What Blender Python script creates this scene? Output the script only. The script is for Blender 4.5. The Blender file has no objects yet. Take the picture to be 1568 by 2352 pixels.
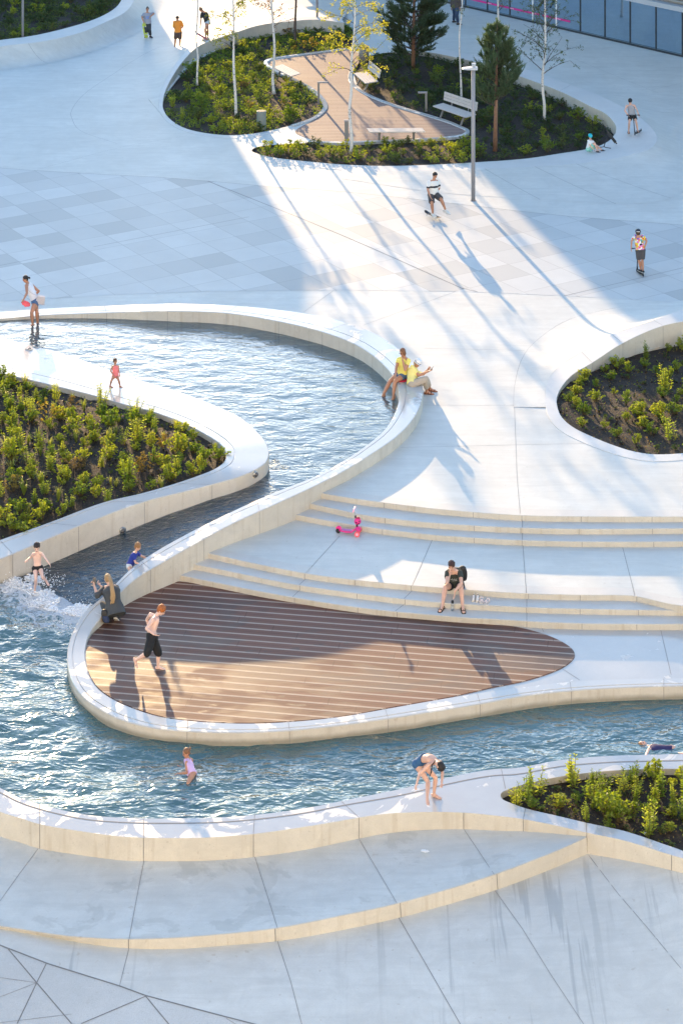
import bpy, bmesh, math, random
import numpy as np
from mathutils import Vector, Matrix, noise
from mathutils.geometry import delaunay_2d_cdt
random.seed(7); np.random.seed(7)
S = bpy.context.scene; COL = S.collection
F = 5000.0; HC = 24.0; HY = -1010.0
def W(x, y, z=0.0):
    """point of the place seen at survey-grid (x, y) and lying at height z"""
    Y = F*(HC-z)/(y-HY)
    return Vector(((x-784)*Y/F, Y, z))
def R(a): return math.radians(a)

# ---------------------------------------------------------------- materials
class N:
    def __init__(s, name):
        s.m = bpy.data.materials.new(name); s.m.use_nodes = True
        s.nt = s.m.node_tree; s.nt.nodes.clear()
        s.out = s.n('ShaderNodeOutputMaterial')
    def n(s, t, **kw):
        nd = s.nt.nodes.new(t)
        for k, v in kw.items():
            if k.startswith('i_'):
                nd.inputs[k[2:].replace('_', ' ')].default_value = v
            else: setattr(nd, k, v)
        return nd
    def l(s, a, b): s.nt.links.new(a, b)
    def coord(s):
        if not hasattr(s, '_c'): s._c = s.n('ShaderNodeTexCoord').outputs['Object']
        return s._c
    def map(s, scale=(1,1,1), rot=(0,0,0), loc=(0,0,0)):
        mp = s.n('ShaderNodeMapping'); mp.inputs['Scale'].default_value = scale
        mp.inputs['Rotation'].default_value = rot; mp.inputs['Location'].default_value = loc
        s.l(s.coord(), mp.inputs[0]); return mp.outputs[0]
    def noise(s, scale, detail=3, rough=.55, vec=None, dist=0):
        nd = s.n('ShaderNodeTexNoise'); nd.inputs['Scale'].default_value = scale
        nd.inputs['Detail'].default_value = detail; nd.inputs['Roughness'].default_value = rough
        nd.inputs['Distortion'].default_value = dist
        s.l(vec if vec is not None else s.coord(), nd.inputs['Vector']); return nd.outputs['Fac']
    def ramp(s, fac, stops):
        r = s.n('ShaderNodeValToRGB'); e = r.color_ramp.elements
        while len(e) > 1: e.remove(e[-1])
        for i, (p, c) in enumerate(stops):
            if i == 0: e[0].position = p
            else: e.new(p)
            e[i].color = (c, c, c, 1) if isinstance(c, (int, float)) else (*c, 1)
        s.l(fac, r.inputs[0]); return r.outputs[0]
    def mix(s, fac, a, b, mode='MIX'):
        m = s.n('ShaderNodeMix', data_type='RGBA', blend_type=mode)
        for i, v in ((0, fac), (6, a), (7, b)):
            if hasattr(v, 'links'): s.l(v, m.inputs[i])
            elif isinstance(v, (int, float)): m.inputs[i].default_value = v if i == 0 else (v, v, v, 1)
            else: m.inputs[i].default_value = (*v, 1)
        return m.outputs[2]
    def math(s, op, a, b=None, c=None):
        m = s.n('ShaderNodeMath', operation=op)
        for i, v in enumerate((a, b, c)):
            if v is None: continue
            if hasattr(v, 'links'): s.l(v, m.inputs[i])
            else: m.inputs[i].default_value = v
        return m.outputs[0]
    def bump(s, h, strength=.3, dist=.02):
        b = s.n('ShaderNodeBump'); b.inputs['Strength'].default_value = strength
        b.inputs['Distance'].default_value = dist; s.l(h, b.inputs['Height']); return b.outputs[0]
    def bsdf(s, col, rough=.6, normal=None, metal=0, spec=.5, **kw):
        p = s.n('ShaderNodeBsdfPrincipled')
        for k, v in (('Base Color', col), ('Roughness', rough), ('Metallic', metal), ('Specular IOR Level', spec)):
            if hasattr(v, 'links'): s.l(v, p.inputs[k])
            elif k == 'Base Color': p.inputs[k].default_value = (*v, 1)
            else: p.inputs[k].default_value = v
        for k, v in kw.items(): p.inputs[k.replace('_', ' ')].default_value = v
        if normal is not None: s.l(normal, p.inputs['Normal'])
        s.l(p.outputs[0], s.out.inputs[0]); s.p = p; return p
def plain(name, col, rough=.6, metal=0, var=.18, scale=30):
    m = N(name)
    c = m.mix(m.noise(scale, 3), tuple(v*(1-var) for v in col), tuple(min(1, v*(1+var)) for v in col))
    m.bsdf(c, rough, metal=metal); return m.m

def concrete(name, base=(.56,.555,.54), stain=.5, wet=0.0, grain=1.0, streak=False, drips=False, brush=False, damp=False, line=None):
    m = N(name)
    big = m.noise(.35, 5, .6); mid = m.noise(1.9, 6, .65, dist=.6); fine = m.noise(60, 4, .7)
    c = m.mix(m.ramp(big, [(.3, 0), (.7, 1)]), tuple(v*.9 for v in base), tuple(v*1.07 for v in base))
    c = m.mix(m.math('MULTIPLY', m.ramp(mid, [(.38, 1), (.62, 0)]), .35*stain), c, tuple(v*.68 for v in base))
    c = m.mix(m.math('MULTIPLY', m.ramp(fine, [(.3, 1), (.55, 0)]), .35*grain), c, tuple(v*.66 for v in base))
    spots = m.noise(7, 2, .5)
    c = m.mix(m.math('MULTIPLY', m.ramp(spots, [(.70, 0), (.76, 1)]), .35*stain), c, (.30,.26,.21))
    scr = m.noise(1, 4, .7, vec=m.map((2.5, 22, 4), (0, 0, .5)))
    c = m.mix(m.math('MULTIPLY', m.ramp(scr, [(.6, 0), (.72, 1)]), .22), c, tuple(min(1, v*1.25) for v in base))
    rough = .62
    if brush:
        b1 = m.noise(1, 4, .6, vec=m.map((.5, 4.2, 1), (0, 0, .25)), dist=1.2); b2 = m.noise(1, 4, .65, vec=m.map((.22, 1.5, 1), (0, 0, -.2)), dist=1.5)
        c = m.mix(m.math('MULTIPLY', m.ramp(m.math('ADD', m.math('MULTIPLY', b1, .5), m.math('MULTIPLY', b2, .5)), [(.38, 1), (.55, 0)]), .32), c, tuple(v*.70 for v in base))
    if damp:
        dk = m.ramp(m.noise(.75, 5, .65, vec=m.map((1, 1.4, 1), (0, 0, .4), (.6, .2, 0)), dist=.9), [(.55, 0), (.60, 1)])
        c = m.mix(m.math('MULTIPLY', dk, .30), c, tuple(v*.52 for v in base)); 
    if line is not None:
        sz = m.n('ShaderNodeSeparateXYZ'); m.l(m.coord(), sz.inputs[0])
        hz = m.math('ADD', sz.outputs[2], m.math('MULTIPLY', m.noise(2.2, 4, .6), -.11))
        c = m.mix(m.math('MULTIPLY', m.ramp(m.math('SUBTRACT', hz, line-.5), [(.40, 1), (.50, 0)]), .75), c, (.17,.155,.11))
    if streak:
        sk = m.noise(1, 3, .6, vec=m.map((7, 7, .5)), dist=.4)
        c = m.mix(m.math('MULTIPLY', m.ramp(sk, [(.55, 0), (.7, 1)]), .4), c, (.36,.30,.22))
        bl = m.noise(24, 5, .75, vec=m.map((1, 1, .6)))
        c = m.mix(m.math('MULTIPLY', m.ramp(bl, [(.63, 0), (.69, 1)]), .5), c, (.16,.13,.10))
    if drips:
        d = m.noise(1, 3, .55, vec=m.map((5.5, .22, 1), (0, 0, .12)), dist=.3)
        zone = m.noise(.35, 1, .5, vec=m.map((1, .3, 1), loc=(2.3, 0, 0)))
        k = m.math('MULTIPLY', m.ramp(d, [(.58, 0), (.64, 1)]), m.ramp(zone, [(.46, 0), (.56, 1)]))
        c = m.mix(m.math('MULTIPLY', k, .55), c, tuple(v*.5 for v in base))
        rough = m.mix(k, .62, .3)
    if wet:
        w = m.ramp(m.noise(1.1, 5, .62, dist=.8), [(.5-.1*wet, 0), (.53-.1*wet, 1)])
        c = m.mix(m.math('MULTIPLY', w, .5), c, tuple(v*.62 for v in base))
        rough = m.mix(w, .55, .13)
    m.bsdf(c, rough, m.bump(m.math('ADD', m.math('MULTIPLY', fine, .35), mid), .12, .012)); return m.m

M = {}
M['plaza'] = concrete('smooth pale concrete', (.595,.595,.555), .7, brush=True)
M['rim'] = concrete('dry concrete rim', (.60,.59,.565), .45)
M['coping'] = concrete('cast concrete coping', (.60,.59,.565), .45, wet=.9)
M['walkway'] = concrete('wet pale concrete', (.58,.56,.53), .5, wet=1.6)
M['wall'] = concrete('cast concrete wall', (.56,.525,.455), 1.0, streak=True)
M['poolwall'] = concrete('pool wall with waterline', (.57,.53,.46), 1.0, streak=True, line=-.93)
M['step'] = concrete('cast concrete step', (.57,.55,.51), .6)
M['apron'] = concrete('grey cast concrete', (.545,.56,.54), 1.0, brush=True, damp=True)
M['ground'] = concrete('grey dripped concrete', (.555,.57,.55), 1.0, drips=True, brush=True)
M['front'] = concrete('wet grey coping', (.53,.53,.53), .6, wet=.75)
M['joint'] = plain('dark joint', (.20,.195,.19), .9)
M['jointsoft'] = plain('faint joint', (.30,.30,.30), .9)

def tile_mat(name, size, ang, base, contrast=.32):
    m = N(name)
    v = m.map((1/size, 1/size, 1), (0, 0, ang))
    sep = m.n('ShaderNodeSeparateXYZ'); m.l(v, sep.inputs[0])
    fx = m.math('FLOOR', sep.outputs[0]); fy = m.math('FLOOR', sep.outputs[1])
    cb = m.n('ShaderNodeCombineXYZ'); m.l(fx, cb.inputs[0]); m.l(fy, cb.inputs[1])
    wn = m.n('ShaderNodeTexWhiteNoise', noise_dimensions='2D'); m.l(cb.outputs[0], wn.inputs[0])
    t = m.ramp(wn.outputs['Value'], [(0, 1-contrast), (.12, 1-contrast*.8), (.3, 1-contrast*.35), (.7, 1), (1, 1.06)])
    ex = m.math('ABSOLUTE', m.math('SUBTRACT', m.math('FRACT', sep.outputs[0]), .5))
    ey = m.math('ABSOLUTE', m.math('SUBTRACT', m.math('FRACT', sep.outputs[1]), .5))
    edge = m.ramp(m.math('MAXIMUM', ex, ey), [(.489, 0), (.497, 1)])
    c = m.mix(1, base, t, 'MULTIPLY')
    c = m.mix(m.math('MULTIPLY', m.ramp(m.noise(80, 4, .7), [(.3, 1), (.6, 0)]), .3), c, tuple(x*.6 for x in base))
    c = m.mix(m.math('MULTIPLY', m.ramp(m.noise(.8, 5, .6), [(.35, 1), (.65, 0)]), .3), c, tuple(x*.75 for x in base))
    c = m.mix(m.math('MULTIPLY', edge, .7), c, tuple(x*.4 for x in base))
    m.bsdf(c, .6); return m.m
M['tile'] = tile_mat('granite paving', 1.27, R(-32.3), (.525,.535,.52), .27)
M['tile2'] = concrete('speckled granite paving', (.50,.51,.50), .6, grain=2.2)

def deck_mat(name, ang, period, wood, light, wetness=1.0, strip=.24):
    m = N(name)
    v = m.map((1, 1, 1), (0, 0, ang)); sep = m.n('ShaderNodeSeparateXYZ'); m.l(v, sep.inputs[0])
    u = m.math('FRACT', m.math('DIVIDE', sep.outputs[1], period))
    row = m.math('FLOOR', m.math('DIVIDE', sep.outputs[1], period))
    st = m.ramp(u, [(0, 1), (strip-.02, 1), (strip+.02, 0), (1, 0)])
    gap = m.ramp(m.math('FRACT', m.math('MULTIPLY', m.math('ADD', u, 1-strip/2), 2.0)), [(0, 1), (.05, 0), (.95, 0), (1, 1)])
    wn = m.n('ShaderNodeTexWhiteNoise', noise_dimensions='1D'); m.l(row, wn.inputs['W'])
    grain = m.noise(1, 5, .65, vec=m.map((.9, 24, 1), (0, 0, ang)))
    tone = m.math('ADD', m.math('MULTIPLY', wn.outputs['Value'], .3), m.math('MULTIPLY', grain, .7))
    c = m.mix(tone, tuple(x*.7 for x in wood), tuple(x*1.3 for x in wood))
    lc = m.mix(grain, tuple(x*.75 for x in light), tuple(x*1.15 for x in light))
    c = m.mix(st, c, lc)
    wet = m.noise(.42, 4, .6, vec=m.map((.7, 1.6, 1), (0, 0, ang), (.35, .1, 0)), dist=.5)
    spots = m.ramp(m.noise(2.0, 3, .5, vec=m.map((1, 2.6, 1), (0, 0, ang))), [(.66, 0), (.69, 1)])
    w = m.ramp(wet, [(.47, 0), (.55, 1)])
    k = m.math('MINIMUM', m.math('ADD', w, spots), 1.0)
    k = m.math('MULTIPLY', k, wetness)
    c = m.mix(m.math('MULTIPLY', k, m.math('SUBTRACT', .8, m.math('MULTIPLY', st, .55))), c, tuple(x*.34 for x in wood))
    bj = m.math('ABSOLUTE', m.math('SUBTRACT', m.math('FRACT', m.math('ADD', m.math('DIVIDE', sep.outputs[0], 3.6), m.math('MULTIPLY', wn.outputs['Value'], 7.3))), .5))
    gap2 = m.math('MULTIPLY', m.ramp(bj, [(.0015, 1), (.003, 0)]), .6)
    c = m.mix(gap2, c, tuple(x*.3 for x in wood))
    c = m.mix(gap, c, tuple(x*.22 for x in wood))
    rough = m.mix(k, .7, .42)
    m.bsdf(c, rough, m.bump(m.math('SUBTRACT', m.math('MULTIPLY', st, .5), gap), .4, .010), spec=.22); return m.m
M['deck'] = deck_mat('ribbed brown deck boards', R(9), .272, (.165,.084,.062), (.46,.37,.31), .85, .17)
M['lounge'] = deck_mat('pale red deck boards', R(1), .24, (.24,.15,.125), (.36,.28,.245), .2, .3)

m = N('dark moist soil'); c = m.ramp(m.noise(9, 6, .7), [(.3, (.010,.006,.004)), (.55, (.028,.018,.011)), (.8, (.065,.042,.026))])
m.bsdf(c, .9, m.bump(m.noise(16, 6, .7), .9, .06)); M['soil'] = m.m

def water_mat(name, deep, shallow, rip, ang, rscale, strength, foam=False, clear=.45, boost=1.25, bend=.28):
    m = N(name)
    v = m.map((rscale, rscale*1.9, rscale), (0, 0, ang))
    n1 = m.noise(1, 3, .55, vec=v, dist=.7); n2 = m.noise(3.3, 2, .5, vec=v, dist=.4)
    h = m.math('ADD', n1, m.math('MULTIPLY', n2, bend))
    nb = m.bump(h, strength, rip)
    fr = m.n('ShaderNodeFresnel'); fr.inputs['IOR'].default_value = 1.36; m.l(nb, fr.inputs['Normal'])
    gl = m.n('ShaderNodeBsdfGlossy'); gl.inputs['Roughness'].default_value = .05; m.l(nb, gl.inputs['Normal'])
    df = m.n('ShaderNodeBsdfDiffuse'); m.l(m.mix(m.noise(.25, 2), deep, shallow), df.inputs['Color'])
    tr = m.n('ShaderNodeBsdfTransparent'); tr.inputs['Color'].default_value = (*[min(1, x*.4+.55) for x in shallow], 1)
    a = m.n('ShaderNodeMixShader'); a.inputs[0].default_value = clear; m.l(df.outputs[0], a.inputs[1]); m.l(tr.outputs[0], a.inputs[2])
    b = m.n('ShaderNodeMixShader'); m.l(m.math('MINIMUM', m.math('MULTIPLY', fr.outputs[0], boost), 1.0), b.inputs[0]); m.l(a.outputs[0], b.inputs[1]); m.l(gl.outputs[0], b.inputs[2])
    last = b.outputs[0]
    if foam:
        at = m.n('ShaderNodeAttribute', attribute_name='foam')
        fn = m.noise(5.5, 6, .72, dist=1.2)
        k = m.ramp(m.math('ADD', m.math('MULTIPLY', at.outputs['Fac'], 1.05), m.math('MULTIPLY', m.math('SUBTRACT', fn, .5), 2.6)), [(.36, 0), (.66, 1)])
        fd = m.n('ShaderNodeBsdfDiffuse'); fd.inputs['Color'].default_value = (.86,.88,.90,1)
        m.l(m.bump(m.noise(9, 6, .75), 1.0, .16), fd.inputs['Normal'])
        f = m.n('ShaderNodeMixShader'); m.l(k, f.inputs[0]); m.l(last, f.inputs[1]); m.l(fd.outputs[0], f.inputs[2]); last = f.outputs[0]
    m.l(last, m.out.inputs[0]); return m.m
M['water_up'] = water_mat('rippled pool water', (.09,.16,.18), (.16,.25,.265), .038, R(15), 1.3, 1.0, boost=1.9, bend=.22)
M['water_run'] = water_mat('thin running water', (.05,.085,.105), (.085,.13,.155), .045, R(35), 2.4, 1.0, boost=2.0, bend=.4, clear=.6)
M['water_low'] = water_mat('churned pool water', (.06,.145,.15), (.16,.265,.255), .095, R(-20), 1.05, 1.0, foam=True, clear=.35, boost=2.0, bend=.34)
m = N('pool floor'); m.bsdf(m.mix(m.noise(1.5, 4), (.10,.13,.14), (.17,.20,.20)), .8); M['floor'] = m.m
m = N('wet dark ramp'); nz = m.noise(1, 4, .65, vec=m.map((9, 4, 6), (0, 0, R(-35))))
m.bsdf(m.mix(m.noise(2, 5), (.035,.05,.06), (.075,.10,.115)), m.ramp(m.noise(.9, 3), [(.4, .06), (.65, .22)]), m.bump(nz, .8, .04), spec=1.0); M['ramp'] = m.m

# ---------------------------------------------------------------- object helpers
def link(name, me, mats, parent=None, loc=None):
    o = bpy.data.objects.new(name, me); COL.objects.link(o)
    for mt in (mats if isinstance(mats, (list, tuple)) else [mats]): me.materials.append(mt)
    if parent: o.parent = parent
    if loc is not None: o.location = loc
    return o
def tag(o, label=None, cat=None, group=None, kind=None):
    if label: o['label'] = label
    if cat: o['category'] = cat
    if group: o['group'] = group
    if kind: o['kind'] = kind
    return o
def empty(name, loc, label, cat, group=None, rz=0):
    o = bpy.data.objects.new(name, None); COL.objects.link(o); o.location = loc; o.rotation_euler.z = rz
    o.empty_display_size = .2
    return tag(o, label, cat, group)
class MB:
    """collects faces of several materials into one mesh"""
    def __init__(s): s.v = []; s.f = []; s.mi = []; s.base = Vector((0, 0, 0))
    def add(s, vs, fs, mi=0):
        k = len(s.v); s.v += [tuple(p) for p in vs]; s.f += [tuple(i+k for i in f) for f in fs]; s.mi += [mi]*len(fs); return s
    def box(s, c, d, mi=0, rz=0, rot=None):
        vs = [Vector((x*d[0]/2, y*d[1]/2, z*d[2]/2)) for x in (-1, 1) for y in (-1, 1) for z in (-1, 1)]
        mt = rot if rot is not None else Matrix.Rotation(rz, 3, 'Z')
        vs = [mt @ p + Vector(c) for p in vs]
        return s.add(vs, [(0,1,3,2),(4,6,7,5),(0,4,5,1),(2,3,7,6),(0,2,6,4),(1,5,7,3)], mi)
    def tube(s, pts, rad, n=8, mi=0, caps=True):
        pts = [Vector(p) for p in pts]
        if isinstance(rad, (int, float)): rad = [rad]*len(pts)
        vs = []; fs = []; up = Vector((0, 0, 1)); prev = None
        for i, p in enumerate(pts):
            t = (pts[min(i+1, len(pts)-1)] - pts[max(i-1, 0)]).normalized()
            a = prev if prev is not None else (up if abs(t.dot(up)) < .95 else Vector((1, 0, 0)))
            b = t.cross(a).normalized(); a = b.cross(t).normalized(); prev = a
            for k in range(n):
                q = 2*math.pi*k/n; vs.append(p + (a*math.cos(q) + b*math.sin(q))*rad[i])
        for i in range(len(pts)-1):
            for k in range(n):
                k2 = (k+1) % n; fs.append((i*n+k, i*n+k2, (i+1)*n+k2, (i+1)*n+k))
        if caps: fs.append(tuple(range(n-1, -1, -1))); fs.append(tuple((len(pts)-1)*n+k for k in range(n)))
        return s.add(vs, fs, mi)
    def ball(s, c, r, mi=0, n=12, m=8, axes=None):
        c = Vector(c); ax = axes or (Vector((1,0,0)), Vector((0,1,0)), Vector((0,0,1)))
        rr = r if isinstance(r, (tuple, list)) else (r, r, r)
        vs = [c - ax[2]*rr[2]]; fs = []
        for i in range(1, m):
            ph = -math.pi/2 + math.pi*i/m
            for k in range(n):
                q = 2*math.pi*k/n
                vs.append(c + ax[0]*rr[0]*math.cos(ph)*math.cos(q) + ax[1]*rr[1]*math.cos(ph)*math.sin(q) + ax[2]*rr[2]*math.sin(ph))
        vs.append(c + ax[2]*rr[2]); L = len(vs)-1
        for k in range(n):
            k2 = (k+1) % n; fs.append((0, 1+k2, 1+k)); fs.append((L, 1+(m-2)*n+k, 1+(m-2)*n+k2))
            for i in range(m-2): fs.append((1+i*n+k, 1+i*n+k2, 1+(i+1)*n+k2, 1+(i+1)*n+k))
        return s.add(vs, fs, mi)
    def loft(s, rings, mi=0, caps=True, closed=True):
        n = len(rings[0]); vs = [p for r in rings for p in r]; fs = []
        for i in range(len(rings)-1):
            for k in range(n if closed else n-1):
                k2 = (k+1) % n; fs.append((i*n+k, i*n+k2, (i+1)*n+k2, (i+1)*n+k))
        if caps and closed: fs.append(tuple(range(n-1, -1, -1))); fs.append(tuple((len(rings)-1)*n+k for k in range(n)))
        return s.add(vs, fs, mi)
    def mesh(s, name, smooth=False, base=None):
        me = bpy.data.meshes.new(name)
        b = Vector(base) if base is not None else Vector((0, 0, 0))
        me.from_pydata([(p[0]-b.x, p[1]-b.y, p[2]-b.z) for p in s.v], [], s.f)
        me.polygons.foreach_set('material_index', s.mi)
        if smooth: me.polygons.foreach_set('use_smooth', [True]*len(s.f))
        me.update(); return me
    def obj(s, name, mats, parent=None, smooth=False, base=None):
        return link(name, s.mesh(name, smooth, base), mats, parent, base if base is not None else None)

def cr(pts, n=6, closed=False):
    pts = [Vector(p) for p in pts]; out = []; L = len(pts)
    for i in range(L if closed else L-1):
        p1, p2 = pts[i], pts[(i+1) % L]
        p0 = pts[(i-1) % L] if closed or i > 0 else p1*2-p2
        p3 = pts[(i+2) % L] if closed or i+2 < L else p2*2-p1
        # centripetal-ish: limit tangents to avoid overshoot on uneven spacing
        d1 = (p2-p1).length+1e-6; d0 = (p1-p0).length+1e-6; d2 = (p3-p2).length+1e-6
        m1 = ((p1-p0)/d0*d1 + (p2-p1))/2*min(1, 2*d0/d1+.3) if d0 < d1 else (((p1-p0)/d0*d1) + (p2-p1))/2
        m2 = ((p3-p2)/d2*d1 + (p2-p1))/2
        for k in range(n):
            t = k/n; t2 = t*t; t3 = t2*t
            out.append(p1*(2*t3-3*t2+1) + m1*(t3-2*t2+t) + p2*(-2*t3+3*t2) + m2*(t3-t2))
    if not closed: out.append(pts[-1])
    return out
def VW(pts, z=0.0):
    return [W(p[0], p[1], p[2] if len(p) > 2 else z) for p in pts]

def inside(px, py, poly):
    n = len(poly); r = np.zeros(len(px), bool); j = n-1
    for i in range(n):
        xi, yi = poly[i]; xj, yj = poly[j]
        if yi != yj:
            cnd = ((yi > py) != (yj > py)) & (px < (xj-xi)*(py-yi)/(yj-yi)+xi); r ^= cnd
        j = i
    return r
def fill(name, outer, mats, holes=(), spacing=None, zf=None, parent=None, smooth=False, hz=None):
    """flat or gently shaped sheet inside an outline; returns the object"""
    rings = [outer]+list(holes); co = []; ed = []; zz = []
    for r in rings:
        k = len(co)
        for i, p in enumerate(r):
            co.append(Vector((p[0], p[1]))); zz.append(p[2]); ed.append((k+i, k+(i+1) % len(r)))
    op = [(p[0], p[1]) for p in outer]; hp = [[(p[0], p[1]) for p in h] for h in holes]
    bx = np.array([(p[0], p[1], p[2]) for r in rings for p in r])
    if spacing:
        xs = np.arange(bx[:,0].min(), bx[:,0].max(), spacing); ys = np.arange(bx[:,1].min(), bx[:,1].max(), spacing)
        gx, gy = np.meshgrid(xs, ys); gx = gx.ravel()+np.random.uniform(-.25,.25,gx.size)*spacing; gy = gy.ravel()+np.random.uniform(-.25,.25,gy.size)*spacing
        ok = inside(gx, gy, op)
        for h in hp: ok &= ~inside(gx, gy, h)
        gx = gx[ok]; gy = gy[ok]
        bo = bx[:len(outer)]; step = max(1, len(bo)//160); b = bo[::step]
        d2 = (gx[:,None]-b[None,:,0])**2+(gy[:,None]-b[None,:,1])**2
        mask = d2.min(1) > (spacing*.45)**2
        w = 1/(d2**1.5+1e-6); gz = (w*b[None,:,2]).sum(1)/w.sum(1)
        for x, y, z in zip(gx[mask], gy[mask], gz[mask]): co.append(Vector((x, y))); zz.append(z)
    vs, es, fs, ov, oe, of = delaunay_2d_cdt(co, ed, [], 0, 1e-5)
    zo = [zz[o[0]] if o else 0 for o in ov]
    cx = np.array([[sum(vs[i][0] for i in f)/3, sum(vs[i][1] for i in f)/3] for f in fs])
    ok = inside(cx[:,0], cx[:,1], op)
    for h in hp: ok &= ~inside(cx[:,0], cx[:,1], h)
    verts = []
    nb = sum(len(r) for r in rings)
    for i, (v, z) in enumerate(zip(vs, zo)):
        edge = bool(ov[i]) and ov[i][0] < nb
        verts.append((v[0], v[1], z + (zf(v[0], v[1], edge) if zf else 0)))
    mb = MB(); mb.add(verts, [tuple(f) for f, k in zip(fs, ok) if k])
    return mb.obj(name, mats, parent, smooth)
def strip_pts(mb, pts, w, mi=0, lift=.003, depth=None):
    """thin flat joint line laid on a surface"""
    pts = [Vector(p) for p in pts]; vs = []; fs = []
    for i, p in enumerate(pts):
        t = pts[min(i+1, len(pts)-1)] - pts[max(i-1, 0)]; t.z = 0; t.normalize()
        nrm = Vector((-t.y, t.x, 0))*w/2
        vs += [p+nrm+Vector((0,0,lift)), p-nrm+Vector((0,0,lift))]
    for i in range(len(pts)-1): fs.append((2*i, 2*i+1, 2*i+3, 2*i+2))
    mb.add(vs, fs, mi)
def ribbon(name, A, B, zbA, zbB, mats, parent=None, groove=None, chamfer=.018, joints=(), soft=False):
    """coping or wall: top between curves A and B, faces down to zbA / zbB"""
    mb = MB(); rows = []; n = len(A)
    for i in range(n):
        a, b = A[i], B[i]; d = b-a; L = max(d.length, 1e-4); u = d/L; c = min(chamfer, L*.2)
        za = zbA[i] if hasattr(zbA, '__len__') else zbA; zb = zbB[i] if hasattr(zbB, '__len__') else zbB
        dn = Vector((0,0,1))
        row = [Vector((a.x,a.y,za)), a-dn*c, a+u*c]
        if groove:
            g = a+u*(groove*L if groove < 1 else groove-1)
            row += [g-u*.016, g-u*.010-dn*.014, g+u*.010-dn*.014, g+u*.016]
        row += [b-u*c, b-dn*c, Vector((b.x,b.y,zb))]
        rows.append(row)
    m_ = len(rows[0]); vs = [p for r in rows for p in r]; fs = []; mi = []
    for i in range(n-1):
        for k in range(m_-1):
            fs.append((i*m_+k, (i+1)*m_+k, (i+1)*m_+k+1, i*m_+k+1))
            mi.append(1 if k in (0, m_-2) else 0)
    for f, q in zip(fs, mi): mb.f.append(f); mb.mi.append(q)
    mb.v = [tuple(p) for p in vs]
    mb.f.append(tuple(range(m_))); mb.mi.append(0); mb.f.append(tuple((n-1)*m_+k for k in range(m_-1, -1, -1))); mb.mi.append(0)
    # vertical joints on the faces and across the top
    for (side, i) in joints:
        a, b = A[i], B[i]; j = min(i+1, n-1)
        P = a if side == 'A' else b; T = ((A[j]-A[i-1]) if side == 'A' else (B[j]-B[i-1])); T.z = 0; T.normalize()
        o = (a-b) if side == 'A' else (b-a); o.z = 0; o.normalize(); w = T*.006
        zb = (zbA[i] if hasattr(zbA, '__len__') else zbA) if side == 'A' else (zbB[i] if hasattr(zbB, '__len__') else zbB)
        p = P+o*.003; lo = Vector((p.x, p.y, zb))
        mb.add([p-w-Vector((0,0,.02)), p+w-Vector((0,0,.02)), lo+w, lo-w], [(0,1,2,3)], 2)
        q = [a+(b-a)*.06, a+(b-a)*.5, a+(b-a)*.94]
        strip_pts(mb, q, .010, 2, .003)
    o = mb.obj(name, mats, parent, smooth=True); o.data.set_sharp_from_angle(angle=R(28)); return o
def nearest(curve, x, y):
    best = min(range(1, len(curve)-1), key=lambda i: (784+curve[i].x*F/curve[i].y-x)**2+(HY+(HC-curve[i].z)*F/curve[i].y-y)**2)
    return best
# ================================================================ SETTING
M['jointmid'] = plain('narrow joint', (.22,.22,.22), .9)
ZD, ZT, ZWU, ZWL, ZF = -.775, -.40, -.05, -1.02, -.75
st = [(-80,738,-80,724,.02),(0,732,0,716,.02),(100,724,95,709,.06),(245,718,240,702,.14),(385,714.5,395,697,.27),(520,719,545,702,.31),
(640,738,690,718,.33),(740,762,800,742,.35),(810,788,865,768,.35),(849,811,910,797,.35),(884,841,942,826,.35),(900,860,958,850,.35),
(913,885,969,880,.35),(916,905,970,908,.35),(911,936,954,953,.35),(884,985,909,1003,.34),(834,1028,850,1044,.33),(784,1061,790,1081,.31),
(725,1093,722,1116,.27),(620,1135,625,1161,.2),(530,1176,537,1201,.1),(435,1223,455,1245,-.02),(350,1271,375,1291,-.16),(300,1307,318,1325,-.27),
(235,1371,270,1368,-.42),(197,1403,235,1414,-.56),(170,1446,209,1450,-.69),(156,1491,198,1483,-.745),(156,1526,197,1516,-.76),(170,1571,205,1551,-.76),
(200,1608,225,1581,-.76),(240,1634,260,1606,-.76),(280,1653,310,1628,-.76),(350,1671,370,1646,-.76),(430,1679,432,1654.5,-.76),(500,1682,500,1659.5,-.76),
(580,1681.5,580,1661,-.755),(665,1677.5,662,1657.5,-.75),(784,1665,778,1646,-.735),(891,1650,884,1628,-.725),(999,1633,990,1609,-.72),(1102,1616,1095,1592,-.72),
(1209,1597,1205,1577,-.72),(1311,1586,1308,1565,-.72),(1434,1578.5,1434,1559,-.72),(1568,1575,1568,1557,-.72),(1700,1574,1700,1556,-.72)]
A1 = cr([W(a,b,z) for a,b,c,d,z in st], 6); B1 = cr([W(c,d,z) for a,b,c,d,z in st], 6)
J = []
for x, y in ((245,718),(385,714),(520,719),(640,738),(740,762)): J.append(('A', nearest(A1, x, y)))
for x, y in ((430,1679),(665,1677),(891,1650),(1102,1616),(1311,1586),(1524,1576)): J.append(('A', nearest(A1, x, y)))
for x, y in ((590,1176),(470,1236),(345,1309)): J.append(('B', nearest(B1, x, y)))
o = ribbon('pool_wall', A1, B1, -1.75, -1.75, [M['coping'], M['poolwall'], M['joint']], groove=.3, joints=J)
tag(o, 'long winding concrete pool wall with flat coping curving round upper pool and brown deck', 'pool wall')

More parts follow.
